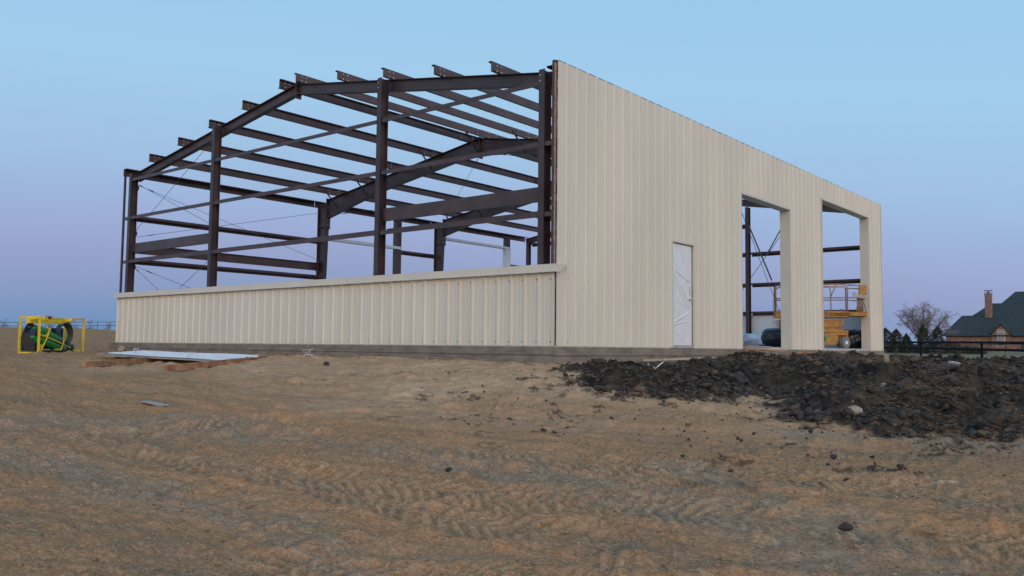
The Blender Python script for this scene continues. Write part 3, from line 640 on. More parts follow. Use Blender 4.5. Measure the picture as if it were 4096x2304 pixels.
# ------------------------------------------------------------------ scissor lift
LO = Vector((-2.48, 15.33, 0)); LA = Vector((.9357, .3528, 0)); LN = Vector((-.3528, .9357, 0))
lift = thing('scissor_lift', 'amber yellow scissor lift with railed platform reaching out through the second door opening', 'scissor lift', (-1.2, 16.2, .05))
def LP(t, n_, z): return LO+LA*(t*.846)+LN*n_+Vector((0, 0, z))
def lbox(mb, t0, t1, n0, n1, z0, z1, mi=0):
    return mb.hexa([LP(t0, n0, z0), LP(t1, n0, z0), LP(t1, n1, z0), LP(t0, n1, z0), LP(t0, n0, z1), LP(t1, n0, z1), LP(t1, n1, z1), LP(t0, n1, z1)], mi)
mb = MB(); lbox(mb, .35, 2.25, .03, .95, .20, .56); lbox(mb, .25, 2.62, .0, 1.0, .565, .62); lbox(mb, 2.26, 2.62, .22, .8, .22, .56); lbox(mb, 2.25, 2.60, .02, .2, .47, .56)
lbox(mb, .45, 2.2, .015, .028, .17, .20); lbox(mb, 1.72, 1.76, .010, .03, .21, .55); lbox(mb, .9, .94, .010, .03, .21, .55); mb.build('chassis', LIFTY, lift)
for t, n0 in ((2.44, .0), (.45, .0), (2.44, .87), (.45, .87)):
    c0 = LP(t, n0-.01, .235); mb = MB(); ax = LN if not (t > 2 and n0 < .5) else Vector((-.93, .36, 0)).normalized()
    if t > 2 and n0 < .5: c0 = c0+Vector((.10, 0, 0))
    mb.lathe(c0, ax, [(0, .10), (0, .165), (.015, .185), (.12, .185), (.135, .165), (.135, .1)], 28); w_ = mb.build('wheel', RUBBER, lift, smooth=False)
    mb = MB(); mb.lathe(c0-ax*.004, ax, [(0, .03), (.0, .055), (.012, .06), (.02, .115), (.004, .118), (.006, .1)], 24); mb.build('rim', WHITE, w_)
for i_, (za, zb, z1, z2) in enumerate(((.62, .69, .62, .69), (.69, .80, .72, .81), (.82, .985, .80, .96))):
    for nn in (.12, .84):
        mb = MB(); lo = (.18, 2.42) if i_ != 1 else (.12, 2.36)
        a = [LP(lo[0], nn+.004*i_, za), LP(lo[1], nn+.004*i_, z1), LP(lo[1], nn+.06, z1), LP(lo[0], nn+.06, za), LP(lo[0], nn+.004*i_, zb), LP(lo[1], nn+.004*i_, z2), LP(lo[1], nn+.06, z2), LP(lo[0], nn+.06, zb)]
        mb.hexa(a)
        for tt in (lo[0]+.02, lo[1]-.02): mb.tube([LP(tt, nn-.02, (za+zb)/2), LP(tt, nn+.08, (za+zb)/2)], .04, 12)
        mb.build('scissor_arm', LIFTY, lift)
mb = MB(); lbox(mb, 0, 2.62, .0, 1.02, 1.04, 1.20); lbox(mb, -.01, 2.63, -.008, .03, 1.19, 1.235); lbox(mb, -.01, 2.63, .99, 1.03, 1.19, 1.235); lbox(mb, .0, 2.62, -.006, .0, 1.035, 1.055); dk_ = mb.build('platform', LIFTY, lift)
mb = MB(); lbox(mb, 2.62, 3.27, .06, .94, 1.09, 1.11); lbox(mb, 2.62, 3.27, .05, .08, 1.08, 1.21); lbox(mb, 2.62, 3.27, .92, .95, 1.08, 1.21); lbox(mb, 2.62, 3.28, .04, .05, 1.19, 1.21); lbox(mb, 3.25, 3.28, .05, .95, 1.09, 1.2); mb.build('platform_extension', LIFTY, lift)
RAILM = mat('worn_amber_rail', (.45, .25, .10), .5, col2=(.20, .12, .08), scale=7)
def rail(pts, r=.019, name='guard_rail', m=None):
    mb = MB(); mb.tube([LP(*p) for p in pts], r, 8); return mb.build(name, m or RAILM, lift, smooth=True)
rail([(.02, 0, 1.2), (.02, 0, 1.98), (.06, 0, 2.05), (.14, 0, 2.075), (2.38, 0, 2.09), (2.5, 0, 2.07), (2.58, 0, 2.01), (2.60, 0, 1.92), (2.60, 0, 1.06)], .021)
rail([(.02, 1.0, 1.2), (.02, 1.0, 1.98), (.06, 1.0, 2.05), (.14, 1.0, 2.075), (2.5, 1.0, 2.075), (2.6, 1.0, 2.0), (2.6, 1.0, 1.2)], .019)
rail([(.02, 0, 2.06), (.02, 1.0, 2.06)]); rail([(.02, 0, 1.64), (.02, 1.0, 1.64)])
rail([(.03, 0, 1.64), (2.6, 0, 1.66), (3.2, 0, 1.64)], .018); rail([(.03, 1.0, 1.64), (2.6, 1.0, 1.64), (3.1, 1.0, 1.6)], .016)
rail([(2.60, .03, 2.06), (3.22, .03, 2.04)], .018); rail([(2.60, .97, 2.02), (3.1, .97, 2.0)], .016); rail([(3.2, .03, 1.64), (3.2, .97, 1.64)], .016)
rail([(2.22, .0, 2.08), (2.0, 0, 1.67)], .016); rail([(.45, .0, 2.07), (.3, 0, 1.66)], .016)
rail([(2.02, .04, 1.22), (2.02, .04, 1.82), (1.98, .04, 1.98), (1.86, .04, 2.03), (1.7, .04, 2.0), (1.6, .04, 1.86), (1.5, .04, 1.66)], .016)
rail([(1.42, .04, 1.22), (1.42, .04, 1.58), (1.46, .04, 1.64), (1.52, .04, 1.66)], .015)
mb = MB(); lbox(mb, -.03, .03, -.03, .045, 1.04, 2.03); mb.build('corner_post', LIFTD, lift)
mb = MB(); lbox(mb, 3.02, 3.27, -.02, .20, 1.76, 2.04); lbox(mb, 3.0, 3.03, -.0, .18, 1.78, 2.02); mb.build('control_box', LIFTY, lift)
mb = MB(); lbox(mb, 2.88, 3.12, -.01, .16, 1.66, 1.76); lbox(mb, 2.80, 2.92, -.03, .16, 1.64, 1.82); mb.build('junction_box', GREYB, lift)
mb = MB(); lbox(mb, 2.92, 3.16, .10, .16, 1.22, 1.38); mb.build('toe_panel', LIFTD, lift)
mb = MB(); lbox(mb, 2.93, 3.15, .11, .15, 1.38, 1.66); mb.build('manual_holder', mat('scuffed_grey', (.22, .19, .18), .6, var=.3, scale=12), lift)
mb = MB(); mb.tube([LP(3.08, -.01, 1.64), LP(3.14, -.03, 1.52), LP(3.19, -.02, 1.38), LP(3.24, 0, 1.2)], .010, 6); mb.build('control_cable', BLACK, lift)
for t in (.16, 2.38, 2.05):
    mb = MB(); mb.tube([LP(t-.035, .03, 1.235)]+[LP(t-.035*math.cos(q), .03, 1.27+.035*math.sin(q)) for q in (0, .5, 1, 1.57, 2.1, 2.6, 3.14)]+[LP(t+.035, .03, 1.235)], .009, 6); mb.build('lifting_eye', DARKB, lift)
# access end with pothole plates and chain
mb = MB(); a = [LP(.0, -.02, .74), LP(.32, -.02, .60), LP(.32, .02, .60), LP(.0, .02, .74), LP(.0, -.02, .93), LP(.32, -.02, 1.03), LP(.32, .02, 1.03), LP(.0, .02, .93)]
lbox(mb, -.0, .34, -.02, .0, .52, .70); lbox(mb, .24, .5, -.015, .0, .70, 1.03); lbox(mb, .06, .30, -.018, .0, .38, .53); lbox(mb, .3, .6, -.01, .0, .36, .56); mb.build('step_bracket', LIFTD, lift)
mb = MB(); mb.lathe(LP(.06, -.028, .57), LN, [(0, .02), (.0, .026), (.01, .026)], 14); lbox(mb, .30, .42, -.03, -.022, .43, .48); lbox(mb, .0, .2, .3, .32, .75, .95); mb.build('reflector', WHITE, lift)
mb = MB(); z = .74
while z < 1.62: mb.bar(LP(-.06, -.03, z), LP(-.06, -.03, z+.03), .016 if int(z*100) % 2 else .008, .010); z += .034
mb.build('chain', DARKB, lift)
def text(body, p, ax, nrm, size, m, parent, name, ext=.002, bold=.0):
    cu = bpy.data.curves.new(name, 'FONT'); cu.body = body; cu.size = size; cu.extrude = ext; cu.offset = bold
    tmp = bpy.data.objects.new(name+'_tmp', cu); COL.objects.link(tmp); bpy.context.view_layer.update()
    me_ = bpy.data.meshes.new_from_object(tmp.evaluated_get(bpy.context.evaluated_depsgraph_get())); bpy.data.objects.remove(tmp)
    o = bpy.data.objects.new(name, me_); COL.objects.link(o); me_.materials.clear(); me_.materials.append(m)
    z = Vector((0, 0, 1)); R_ = Matrix((ax, z, nrm)).transposed().to_4x4(); me_.transform(R_); o.parent = parent; o.location = Vector(p)-origin_of(parent); return o
text('CONDOR', LP(1.98, -.012, 1.085), LA, -LN, .135, PRINT, dk_, 'lettering', bold=.004)
text('C', LP(1.80, -.012, 1.09), LA, -LN, .125, PRINT, dk_, 'logo', bold=-.002); text('C', LP(2.50, -.012, 1.09), LA, -LN, .125, PRINT, dk_, 'logo', bold=-.002)
text('2633', LP(1.44, .098, .845), LA, -LN, .145, PRINT, lift, 'unit_number', bold=.003)
text('awp', LP(1.62, .025, .36), LA, -LN, .16, NEON, lift, 'spray_mark', bold=.008)

# ------------------------------------------------------------------ welding skid cage on the left
CA = Vector((-15.67, -1.82, 0)); C1 = Vector((-.78, 1.50, 0)).normalized(); C2 = Vector((-.59*C1.y, .59*C1.x, 0)).normalized()
if C2.x > 0: C2 = -C2
zc = -.335; LC, WC, HC = 1.69, .60, 1.0
skid = thing('gas_cylinder_skid', 'bright yellow tube-frame skid holding green gas cylinders, standing alone on the dirt', 'welding skid', (CA.x, CA.y, zc))
def CP(a, b, z): return CA+C1*a+C2*b+Vector((0, 0, zc+z))
def cbar(*pts, w=.05, h=.05, m=YEL, name='frame_tube', par=None):
    for a, b in zip(pts[:-1], pts[1:]):
        mb = MB(); mb.bar(CP(*a), CP(*b), w, h); mb.build(name, m, par or skid)
for a in (0, LC):
    for b in (0, WC): cbar((a, b, 0), (a, b, HC))
for b in (0, WC): cbar((0, b, .03), (LC, b, .03), h=.06)
for a in (0, LC): cbar((a, 0, .03), (a, WC, .03)); cbar((a, 0, HC-.02), (a, WC, HC-.02))
cbar((.0, WC, HC-.02), (LC, WC, HC-.02)); cbar((1.2, 0, HC-.03), (LC, 0, HC-.02), h=.045)
cbar((-.10, .28, .88), (1.42, .28, .88), w=.12, h=.12, name='fork_pocket'); cbar((.0, .05, HC-.04), (.0, .28, .93)); cbar((1.25, .0, HC-.05), (1.25, .28, .9))
mb = MB(); mb.bar(CP(.45, .28, .97), CP(.58, .28, .97), .09, .07); mb.build('valve_guard', YEL, skid)
mb = MB(); mb.tube([CP(.68, .28, .93), CP(.68, .28, 1.0)], .05, 10); mb.bar(CP(.58, .28, 1.02), CP(.78, .28, 1.01), .08, .02); mb.build('hook_plate', mat('rusty_plate', (.16, .05, .03), .8), skid)
def bottle(name, p0, p1, r, m, label=None):
    p0, p1 = Vector(p0), Vector(p1); d = p1-p0; L_ = d.length; mb = MB()
    mb.lathe(p0, d, [(-.13, .02), (-.13, .045), (-.05, .045), (-.03, .04), (0, r*.45), (.03, r*.75), (.08, r*.95), (.13, r), (L_-.02, r), (L_, r*.9), (L_, .01)], 24)
    o = mb.build(name, m, skid, smooth=True)
    if label: o['label'] = label
    return o
bottle('gas_cylinder', CP(.12, .16, .66), CP(1.05, .16, .30), .125, GREEN); bottle('gas_cylinder', CP(.02, .13, .42), CP(1.08, .13, .10), .118, GREEN)
bottle('gas_cylinder', CP(.95, .30, .36), CP(1.62, .34, .17), .13, GREEND, 'dull dark green cylinder')
for a0, z0, a1, z1 in ((.42, .69, .08, .05), (.95, .40, .80, .04)):
    mb = MB(); mb.tube([CP(a0, .01, z0), CP((a0*2+a1)/3, -.01, (z0*2+z1)/3), CP(a1, .0, z1)], .018, 6); mb.build('cradle_bar', YEL, skid)
mb = MB(); mb.tube([CP(.14, .0, .50), CP(.6, -.01, .36), CP(1.2, .0, .17)], .016, 6); mb.tube([CP(.1, .03, .52), CP(.2, .02, .47), CP(.33, .03, .52), CP(.43, .04, .66), (CP(.36, .1, .72))], .022, 6); mb.build('cradle_bar', YEL, skid)
mb = MB(); mb.bar(CP(0, .03, .2), CP(.2, .03, .2), .02, .12); mb.bar(CP(.62, .03, .06), CP(.85, .03, .10), .02, .12); mb.bar(CP(1.35, .03, .05), CP(1.62, .03, .07), .02, .10); mb.build('cradle_plate', YEL, skid)
mb = MB(); mb.bar(CP(.16, .42, .42), CP(1.22, .42, .42), .30, .58); mb.bar(CP(.12, .42, .30), CP(.16, .42, .30), .34, .5); eng = mb.build('welder_cabinet', BLUE, skid)
mb = MB(); mb.bar(CP(.02, .34, .30), CP(.10, .34, .30), .42, .52); mb.bar(CP(.0, .34, .46), CP(.02, .34, .46), .2, .1); mb.bar(CP(.0, .30, .24), CP(.02, .30, .24), .25, .03); mb.bar(CP(.2, .1, .06), CP(1.2, .1, .06), .4, .08); mb.build('control_panel', BLACK, eng)
for k in range(7):   # cable coil behind the end frame
    mb = MB(); q = [CP(.06+.05*math.sin(t*2+k)+.02*k, .33+.25*math.cos(t)*(1-.04*k), .44+.40*math.sin(t)*(1-.05*k)) for t in np.linspace(-.9, 4.1, 26)]; mb.tube(q, .019, 6); mb.build('cable_loop', BLACK, skid, smooth=True)
for k in range(5):   # hose loop on the right
    mb = MB(); q = [CP(1.15+.26*math.cos(t)+.015*k, .12+.05*k, .56+.30*math.sin(t)-.012*k) for t in np.linspace(-1.3, 4.4, 26)]; mb.tube(q, .020, 6); mb.build('hose_loop', HOSEM, skid, smooth=True)

# ------------------------------------------------------------------ stacked roof sheets on lumber
RN, RF, LNc, LFc = Vector((-5.97, -2.49, -.385)), Vector((-6.32, -1.38, -.295)), Vector((-9.99, -2.79, -.29)), Vector((-10.36, -1.70, -.235))
labs = ('topmost white ribbed metal sheet of the stack lying on boards in the dirt', 'second white ribbed metal sheet from the top of the stack on the boards', 'lowest white ribbed metal sheet of the stack, directly on the boards')
for k in range(3):
    mb = MB(); ns = 14; dl = (0, .13, .26)[k]; sh = (.0, .035, -.02)[k]; zoff = (.02, .011, .002)[k]; pr = [(a/.9057, d) for a, d in PROF]
    for i_ in range(ns+1):
        t = i_/ns
        A0 = RN.lerp(LNc, t); B0 = RF.lerp(LFc, t); dd_ = (LNc-RN).normalized()
        for a, d in pr:
            p = A0.lerp(B0, a)+dd_*(dl*1.0)+Vector((0, sh*.3, d+zoff+.012*math.sin(math.pi*t*2.3)*(1-t)))
            mb.v.append(tuple(p))
    n2 = len(pr)
    for i_ in range(ns):
        for j_ in range(n2-1): a = i_*n2+j_; mb.f.append((a, a+1, a+1+n2, a+n2)); mb.m.append(0)
    tag(mb.build('metal_sheet', WHITEP), labs[k], 'metal sheet', 'white metal sheets stacked on boards')
def strapbit(p, lab, s):
    rnd = random.Random(s); mb = MB(); p = Vector(p)
    for q in range(2):
        pts = [p+Vector((rnd.uniform(-.16, .16), rnd.uniform(-.05, .05), rnd.uniform(0, .05)+.06*math.sin(i_))) for i_ in range(6)]; mb.tube(pts, .006, 5)
    tag(mb.build('plastic_strap', FILM, smooth=True), lab, 'strap')
strapbit((-9.0, -2.55, -.20), 'curled clear plastic strap on the left end of the white sheet stack', 1); strapbit((-7.0, -2.5, -.27), 'curled clear plastic strap on the near edge of the white sheet stack', 2)
strapbit((-5.9, -.5, -.20), 'pale scrap of wire and plastic in the dirt between the sheets and the slab', 4)
def lumber(name, a, b, w, h, m, lab, cat='board', rise=0):
    a = Vector(a); b = Vector(b); mb = MB(); mb.bar(a, b, w, h); return tag(mb.build(name, m), lab, cat)
def onground(x, y, d=0): return (x, y, GZ(x, y)+d)
lumber('timber', (-7.38, -4.35, -.425), (-9.35, -1.05, -.31), .09, .10, WOOD, 'reddish timber under the left part of the white sheet stack')
lumber('timber', (-5.22, -3.95, -.445), (-6.98, -.25, -.265), .09, .10, WOOD, 'reddish timber under the right end of the white sheet stack')
# boards around the soil heap
lumber('plank', (.33, 6.75, -.005), (1.75, 12.2, -.20), .14, .035, WOOD, 'long orange plank leaning off the slab edge below the door openings', 'plank')
lumber('plank', onground(.45, 2.2, .08), onground(.42, 4.9, .10), .12, .03, WOODP, 'pale plank lying against the slab edge under the door', 'plank')
lumber('wooden_stake', onground(4.42, 2.98, -.05), onground(4.40, 3.02, .21), .06, .035, mat('weathered_stake', (.30, .26, .21), .85), 'short upright weathered wooden stake stuck in the dark soil heap', 'stake')
lumber('wooden_lath', (5.50, 2.25, GZ(5.5, 2.25)+.13), (5.85, 1.78, GZ(5.85, 1.78)+.12), .06, .03, mat('bleached_lath', (.55, .50, .44), .85), 'bleached strip of lath lying on the right side of the soil heap', 'lath')
mb = MB(); q = [(1.95+.012*i_, -.30+.055*i_, 0) for i_ in range(7)]; mb.tube([(x, y, GZ(x, y)+.06+.012*abs(i_-3)*.6) for i_, (x, y, z) in enumerate(q)], .009, 6)
tag(mb.build('curved_pipe_offcut', WHITE, smooth=True), 'thin curved white offcut at the left end of the dark soil heap', 'offcut')
# single stones
import bmesh
def icos(sub):
    bm = bmesh.new(); bmesh.ops.create_icosphere(bm, subdivisions=sub, radius=1); v = np.array([x.co[:] for x in bm.verts]); f = np.array([[q.index for q in p.verts] for p in bm.faces]); bm.free(); return v, f
IV, IF = icos(2)
def stone(x, y, s, lab, m=STONEM, sink=.3, cat='stone', flat=.6):
    rg = np.random.default_rng(int(abs(x*100+y*37))); v = IV*(1+.35*(fbm(IV[:, 0]+x, IV[:, 1]+IV[:, 2], 1.5, 3, 5)[:, None])); v = v*np.array([s, s*.75, s*flat]); a = rg.uniform(0, 6); c_, s_ = math.cos(a), math.sin(a)
    v = np.stack([v[:, 0]*c_-v[:, 1]*s_+x, v[:, 0]*s_+v[:, 1]*c_+y, v[:, 2]+GZ(x, y)+s*flat*(1-sink)], -1); mb = MB(); mb.v = [tuple(q) for q in v]; mb.f = [tuple(int(k) for k in q) for q in IF]; mb.m = [0]*len(mb.f)
    return tag(mb.build('stone', m), lab, cat)
stone(5.30, -1.45, .10, 'larger pale angular stone low on the front of the soil heap'); stone(5.2, .05, .07, 'smaller pale stone above the larger one on the soil heap')
stone(-14.15, -.32, .13, 'pale rounded stone against the slab near its left end', flat=.8); stone(4.15, -1.45, .05, 'small grey stone at the bottom edge of the soil heap')
DIRTD = mat('dark_clod', (.066, .052, .043), .95, col2=(.024, .021, .020), scale=5, bump=.6, bscale=40)
stone(3.54, -6.24, .035, 'small dark clod alone on the clay in the middle foreground', DIRTD, .2, 'clod'); stone(6.60, -5.75, .045, 'dark clod alone on the clay in the right foreground', DIRTD, .2, 'clod')
stone(-3.55, -1.9, .06, 'dark crumb of soil on the clay below the middle of the low wall', DIRTD, .2, 'clod')
mb = MB(); x, y = -1.4, -6.15; mb.bar((x-.16, y-.06, GZ(x-.16, y-.06)+.012), (x+.2, y+.0, GZ(x+.2, y)+.022), .12, .012); tag(mb.build('flat_scrap', mat('grey_board', (.33, .32, .30), .8)), 'flat grey scrap board pressed into the clay on the left', 'scrap')

# ------------------------------------------------------------------ soil clods, crumbs, straw (uncountable)
def scatter(name, pts, sizes, m, sub=1, flat=.75, sink=.25, seed=0, rough=.45, nvar=14):
    v0, f0 = icos(sub); rg = np.random.default_rng(seed); var = []
    for k in range(nvar):
        pl = rg.normal(size=(9, 3)); pl /= np.linalg.norm(pl, axis=1)[:, None]; dn = v0@pl.T; h_ = rg.uniform(.45, .85, 9); sc = np.where(dn > 1e-3, h_/np.maximum(dn, 1e-3), 9).min(1).clip(max=1.25)
        var.append(v0*sc[:, None]*1.15*(1+rough*.35*(rg.random((len(v0), 1))-.5))*np.array([1, rg.uniform(.55, 1), flat*rg.uniform(.7, 1.1)]))
    n_ = len(pts); vi = rg.integers(0, nvar, n_); V_ = np.array(var)[vi]
    a = rg.uniform(0, 2*np.pi, n_); b = rg.uniform(-.6, .6, n_); ca, sa, cb, sb = np.cos(a), np.sin(a), np.cos(b), np.sin(b)
    x, y, z = V_[..., 0], V_[..., 1], V_[..., 2]; x, z = x*cb[:, None]+z*sb[:, None], -x*sb[:, None]+z*cb[:, None]
    X = x*ca[:, None]-y*sa[:, None]; Y = x*sa[:, None]+y*ca[:, None]
    gz_ = heights(pts[:, 0], pts[:, 1])[0]; S_ = sizes[:, None]
    Vx = np.stack([X*S_+pts[:, :1], Y*S_+pts[:, 1:2], z*S_+(gz_+sizes*flat*(1-2*sink))[:, None]], -1).reshape(-1, 3)
    Fx = (f0[None]+(np.arange(n_)*len(v0))[:, None, None]).reshape(-1, 3)
    me_ = bpy.data.meshes.new(name); me_.vertices.add(len(Vx)); me_.vertices.foreach_set('co', Vx.astype(np.float32).ravel()); me_.loops.add(Fx.size); me_.loops.foreach_set('vertex_index', Fx.astype(np.int32).ravel())
    me_.polygons.add(len(Fx)); me_.polygons.foreach_set('loop_start', (np.arange(len(Fx))*3).astype(np.int32)); me_.update(calc_edges=True); me_.materials.append(m)
    o = bpy.data.objects.new(name, me_); COL.objects.link(o); o['kind'] = 'stuff'; return o
def inpile(n_, lo, hi, seed, x0=.5, x1=12, y0=-2.6, y1=14):
    rg = np.random.default_rng(seed); out = []
    while len(out) < n_:
        # denser towards the viewer, where single clods can be seen
        p = np.stack([rg.uniform(x0, x1, 4000), rg.uniform(y0, y1, 4000)], -1); d = polydist(p[:, 0], p[:, 1], PILE)+fbm(p[:, 0], p[:, 1], 2.2, 3, 101)*.5
        dc = np.hypot(p[:, 0]-CX, p[:, 1]-CY); k = (d > lo) & (d < hi) & (rg.random(4000) < np.clip((9/dc)**1.6, .12, 1)) & (p[:, 0] > .25); out += p[k].tolist()
    return np.array(out[:n_])
rg = np.random.default_rng(4)
p = inpile(8500, .0, 9, 1); scatter('soil_clods', p, np.clip(rg.lognormal(math.log(.027), .55, len(p)), .011, .095), DIRTD, 1, .66, .25, 2, rough=.75)
CLODB = mat('brown_clod', (.13, .090, .058), .95, col2=(.050, .037, .028), scale=9, bump=.6, bscale=40)
p = inpile(2400, .0, 9, 3); scatter('brown_clods', p, np.clip(rg.lognormal(math.log(.025), .55, len(p)), .011, .08), CLODB, 1, .66, .25, 5, rough=.75)
p = inpile(5200, -2.6, .15, 6, -1, 12, -6, 2); k = heights(p[:, 0], p[:, 1])[3] > .15; p = p[k | (rg.random(len(p)) < .10)]
scatter('soil_crumbs', p, np.clip(rg.lognormal(math.log(.010), .5, len(p)), .004, .035), DIRTD, 1, .7, .2, 7)
CLAYC = mat('clay_crumb', (.30, .205, .125), .95, col2=(.20, .135, .085), scale=6, bump=.4)
n_ = 16000; th = np.radians(rg.uniform(-74, -4, n_)); r_ = 3.2*np.exp(rg.random(n_)*1.75); p = np.stack([CX+np.sin(th)*r_, CY+np.cos(th)*r_], -1); k = (p[:, 1] < -.15) | (p[:, 0] > .2); p = p[k]
h_ = len(p)//3; scatter('clay_crumbs', p[:2*h_], np.clip(rg.lognormal(math.log(.0065), .5, 2*h_), .003, .024), CLAYC, 1, .6, .25, 9); scatter('pale_gravel', p[2*h_:], np.clip(rg.lognormal(math.log(.0045), .45, len(p)-2*h_), .002, .016), mat('pale_gravel', (.42, .34, .26), .9, var=.2, scale=5), 1, .7, .2, 19)
p = np.stack([rg.uniform(-15.3, .4, 700), -.08-np.abs(rg.normal(0, .28, 700))], -1); q_ = np.stack([.12+np.abs(rg.normal(0, .3, 260)), rg.uniform(-.2, 7, 260)], -1)
scatter('rubble_along_slab', np.vstack([p, q_]), np.clip(rg.lognormal(math.log(.017), .55, 960), .006, .06), CLAYC, 1, .7, .2, 12)
# straw and roots on the heap
def strands(name, pts, L0, L1, m, seed, wdt=.0022, lift_=.05):
    rg_ = random.Random(seed); mb = MB(); hz = heights(pts[:, 0], pts[:, 1])[0]
    for (x, y), z in zip(pts, hz):
        L_ = rg_.uniform(L0, L1); a = rg_.uniform(0, 6.28); q = Vector((x, y, z+rg_.uniform(.01, lift_))); d = Vector((math.cos(a), math.sin(a), rg_.uniform(-.1, .35))); pts_ = [q]
        for k in range(4): d = (d+Vector((rg_.uniform(-.5, .5), rg_.uniform(-.5, .5), rg_.uniform(-.35, .25)))).normalized(); q = q+d*L_/4; pts_.append(q)
        mb.tube(pts_, wdt*rg_.uniform(.7, 1.6), 3, caps=False)
    o = mb.build(name, m); o['kind'] = 'stuff'; return o
STRAW = mat('dry_root', (.17, .125, .085), .9, var=.3, scale=3)
strands('roots_and_straw', inpile(3600, .05, 9, 15), .04, .18, STRAW, 3, .0017)
cl = []
for cx_, cy_, n__ in ((1.5, 3.6, 160), (6.0, -1.0, 260), (3.6, 4.2, 260), (5.6, -.2, 160), (6.6, .6, 120), (3.0, 5.5, 160), (4.9, 2.2, 140)): cl.append(np.stack([rg.normal(cx_, .35, n__*2), rg.normal(cy_, .42, n__*2)], -1))
strands('grass_clumps', np.vstack(cl), .05, .15, mat('dead_grass', (.17, .115, .07), .9, var=.3, scale=3), 5, .0018, .07)

# ------------------------------------------------------------------ fences
fr = thing('pipe_fence', 'dark two-rail pipe fence running across the yard in front of the brick house', 'fence', (-2.54, 47.5, -.4))
F0, F1 = Vector((-19.6, 74.5, 0)), Vector((10.1, 27.4, 0)); dF = (F1-F0).normalized()
pp = [Vector((-2.54, 47.5, 0))+dF*(10.65*k) for k in range(-2, 3)]
def fz(y): return .80-(66-y)*.011
for p_ in pp: mb = MB(); g_ = GZ(p_.x, p_.y); mb.tube([(p_.x, p_.y, g_-.2), (p_.x, p_.y, fz(p_.y)-.02)], .085, 8); mb.build('post', PIPE, fr)
for dz in (0, -.42):
    mb = MB(); mb.tube([(p_.x, p_.y, fz(p_.y)+dz) for p_ in pp], .075, 8); mb.build('rail', PIPE, fr)
ff = thing('far_pipe_fence', 'thin grey fence standing farther off just in front of the house lawn', 'fence', (-16, 104, 0))
qs = [Vector((-26+3.1*k, 108-.9*k, 0)) for k in range(10)]
for p_ in qs: mb = MB(); g_ = GZ(p_.x, p_.y); mb.tube([(p_.x, p_.y, g_-.1), (p_.x, p_.y, g_+1.0)], .045, 6); mb.build('post', PIPE, ff)
mb = MB(); mb.tube([(p_.x, p_.y, GZ(p_.x, p_.y)+.98) for p_ in qs], .03, 5); mb.build('rail', PIPE, ff)
fl_ = thing('field_fence', 'bluish pipe fence on the rise at the left horizon', 'fence', (-146, 45, 2))
G0, G1 = Vector((-160.5, 11.9, 2.3)), Vector((-128, 89, 4.6)); nP = 42
for k in range(nP+1):
    q = G0.lerp(G1, k/nP); mb = MB(); mb.tube([(q.x, q.y, q.z-1.4-.4), (q.x, q.y, q.z)], .05, 6); mb.build('post', PIPEB, fl_)
for dz in (0, -.62): mb = MB(); mb.tube([G0+Vector((0, 0, dz)), G1+Vector((0, 0, dz))], .05, 6); mb.build('rail', PIPEB, fl_)
mb = MB(); x, y = -9.0, 82; mb.tube([(x, y, GZ(x, y)-.1), (x, y, GZ(x, y)+.5)], .07, 8); tag(mb.build('marker_post', mat('cream_marker', (.62, .52, .28), .6)), 'short cream-yellow marker post in the yard before the house', 'marker post')

# ------------------------------------------------------------------ brick house
hs_ = thing('brick_house', 'red brick house with steep dark green hipped roofs and a tall chimney beyond the fence', 'house', (-16, 142, .2))
mb = MB(); mb.box(-23.86, -3, 135.0, 152, -.3, 2.68); mb.box(-17.5, -14.85, 134.72, 134.99, -.3, 2.68)
mb.add([(-17.5, 134.72, 2.68), (-14.85, 134.72, 2.68), (-16.17, 134.72, 4.22), (-17.5, 134.99, 2.68), (-14.85, 134.99, 2.68), (-16.17, 134.99, 4.22)], [(0, 1, 2), (3, 5, 4), (0, 2, 5, 3), (1, 4, 5, 2)])
mb.build('wall', BRICK, hs_)
def roof(vs_, fs_): mb = MB(); mb.add(vs_, fs_); o = mb.build('roof', ROOFM, hs_); return o
r1 = roof([(-24.35, 134.45, 2.62), (-8, 134.45, 2.62), (-8, 148.4, 2.62), (-24.35, 148.4, 2.62), (-22.78, 141.4, 5.92), (-9, 141.4, 5.92), (-24.35, 134.45, 2.50), (-8, 134.45, 2.50), (-8, 148.4, 2.5), (-24.35, 148.4, 2.5)], [(0, 1, 5, 4), (1, 2, 5), (2, 3, 4, 5), (3, 0, 4), (0, 6, 7, 1), (3, 9, 6, 0), (6, 9, 8, 7)])
roof([(-21.5, 135.6, 2.7), (-2, 135.6, 2.7), (-2, 160, 2.7), (-21.5, 160, 2.7), (-16.75, 151.6, 10.2), (-14.0, 151.6, 10.2)], [(0, 1, 5, 4), (1, 2, 5), (2, 3, 4, 5), (3, 0, 4)])
roof([(-20, 138, 3.2), (2, 138, 3.2), (2, 168, 3.2), (-20, 168, 3.2), (-14.0, 154.5, 11.3), (-4, 154.5, 11.3)], [(0, 1, 5, 4), (1, 2, 5), (2, 3, 4, 5), (3, 0, 4)])
roof([(-23.6, 139.5, 4.0), (-12, 139.5, 4.0), (-12, 155, 4.0), (-23.6, 155, 4.0), (-19.55, 147.2, 8.1), (-14, 147.2, 8.1)], [(0, 1, 5, 4), (1, 2, 5), (2, 3, 4, 5), (3, 0, 4)])
for sx in (-1, 1):
    mb = MB(); ex = -16.17+sx*1.62; mb.hexa([(-16.17, 134.5, 4.34), (ex, 134.5, 2.50), (ex, 136.2, 2.50), (-16.17, 138.6, 4.34), (-16.17, 134.5, 4.46), (ex, 134.5, 2.62), (ex, 136.2, 2.62), (-16.17, 138.6, 4.46)]); mb.build('dormer_roof', ROOFM, hs_)
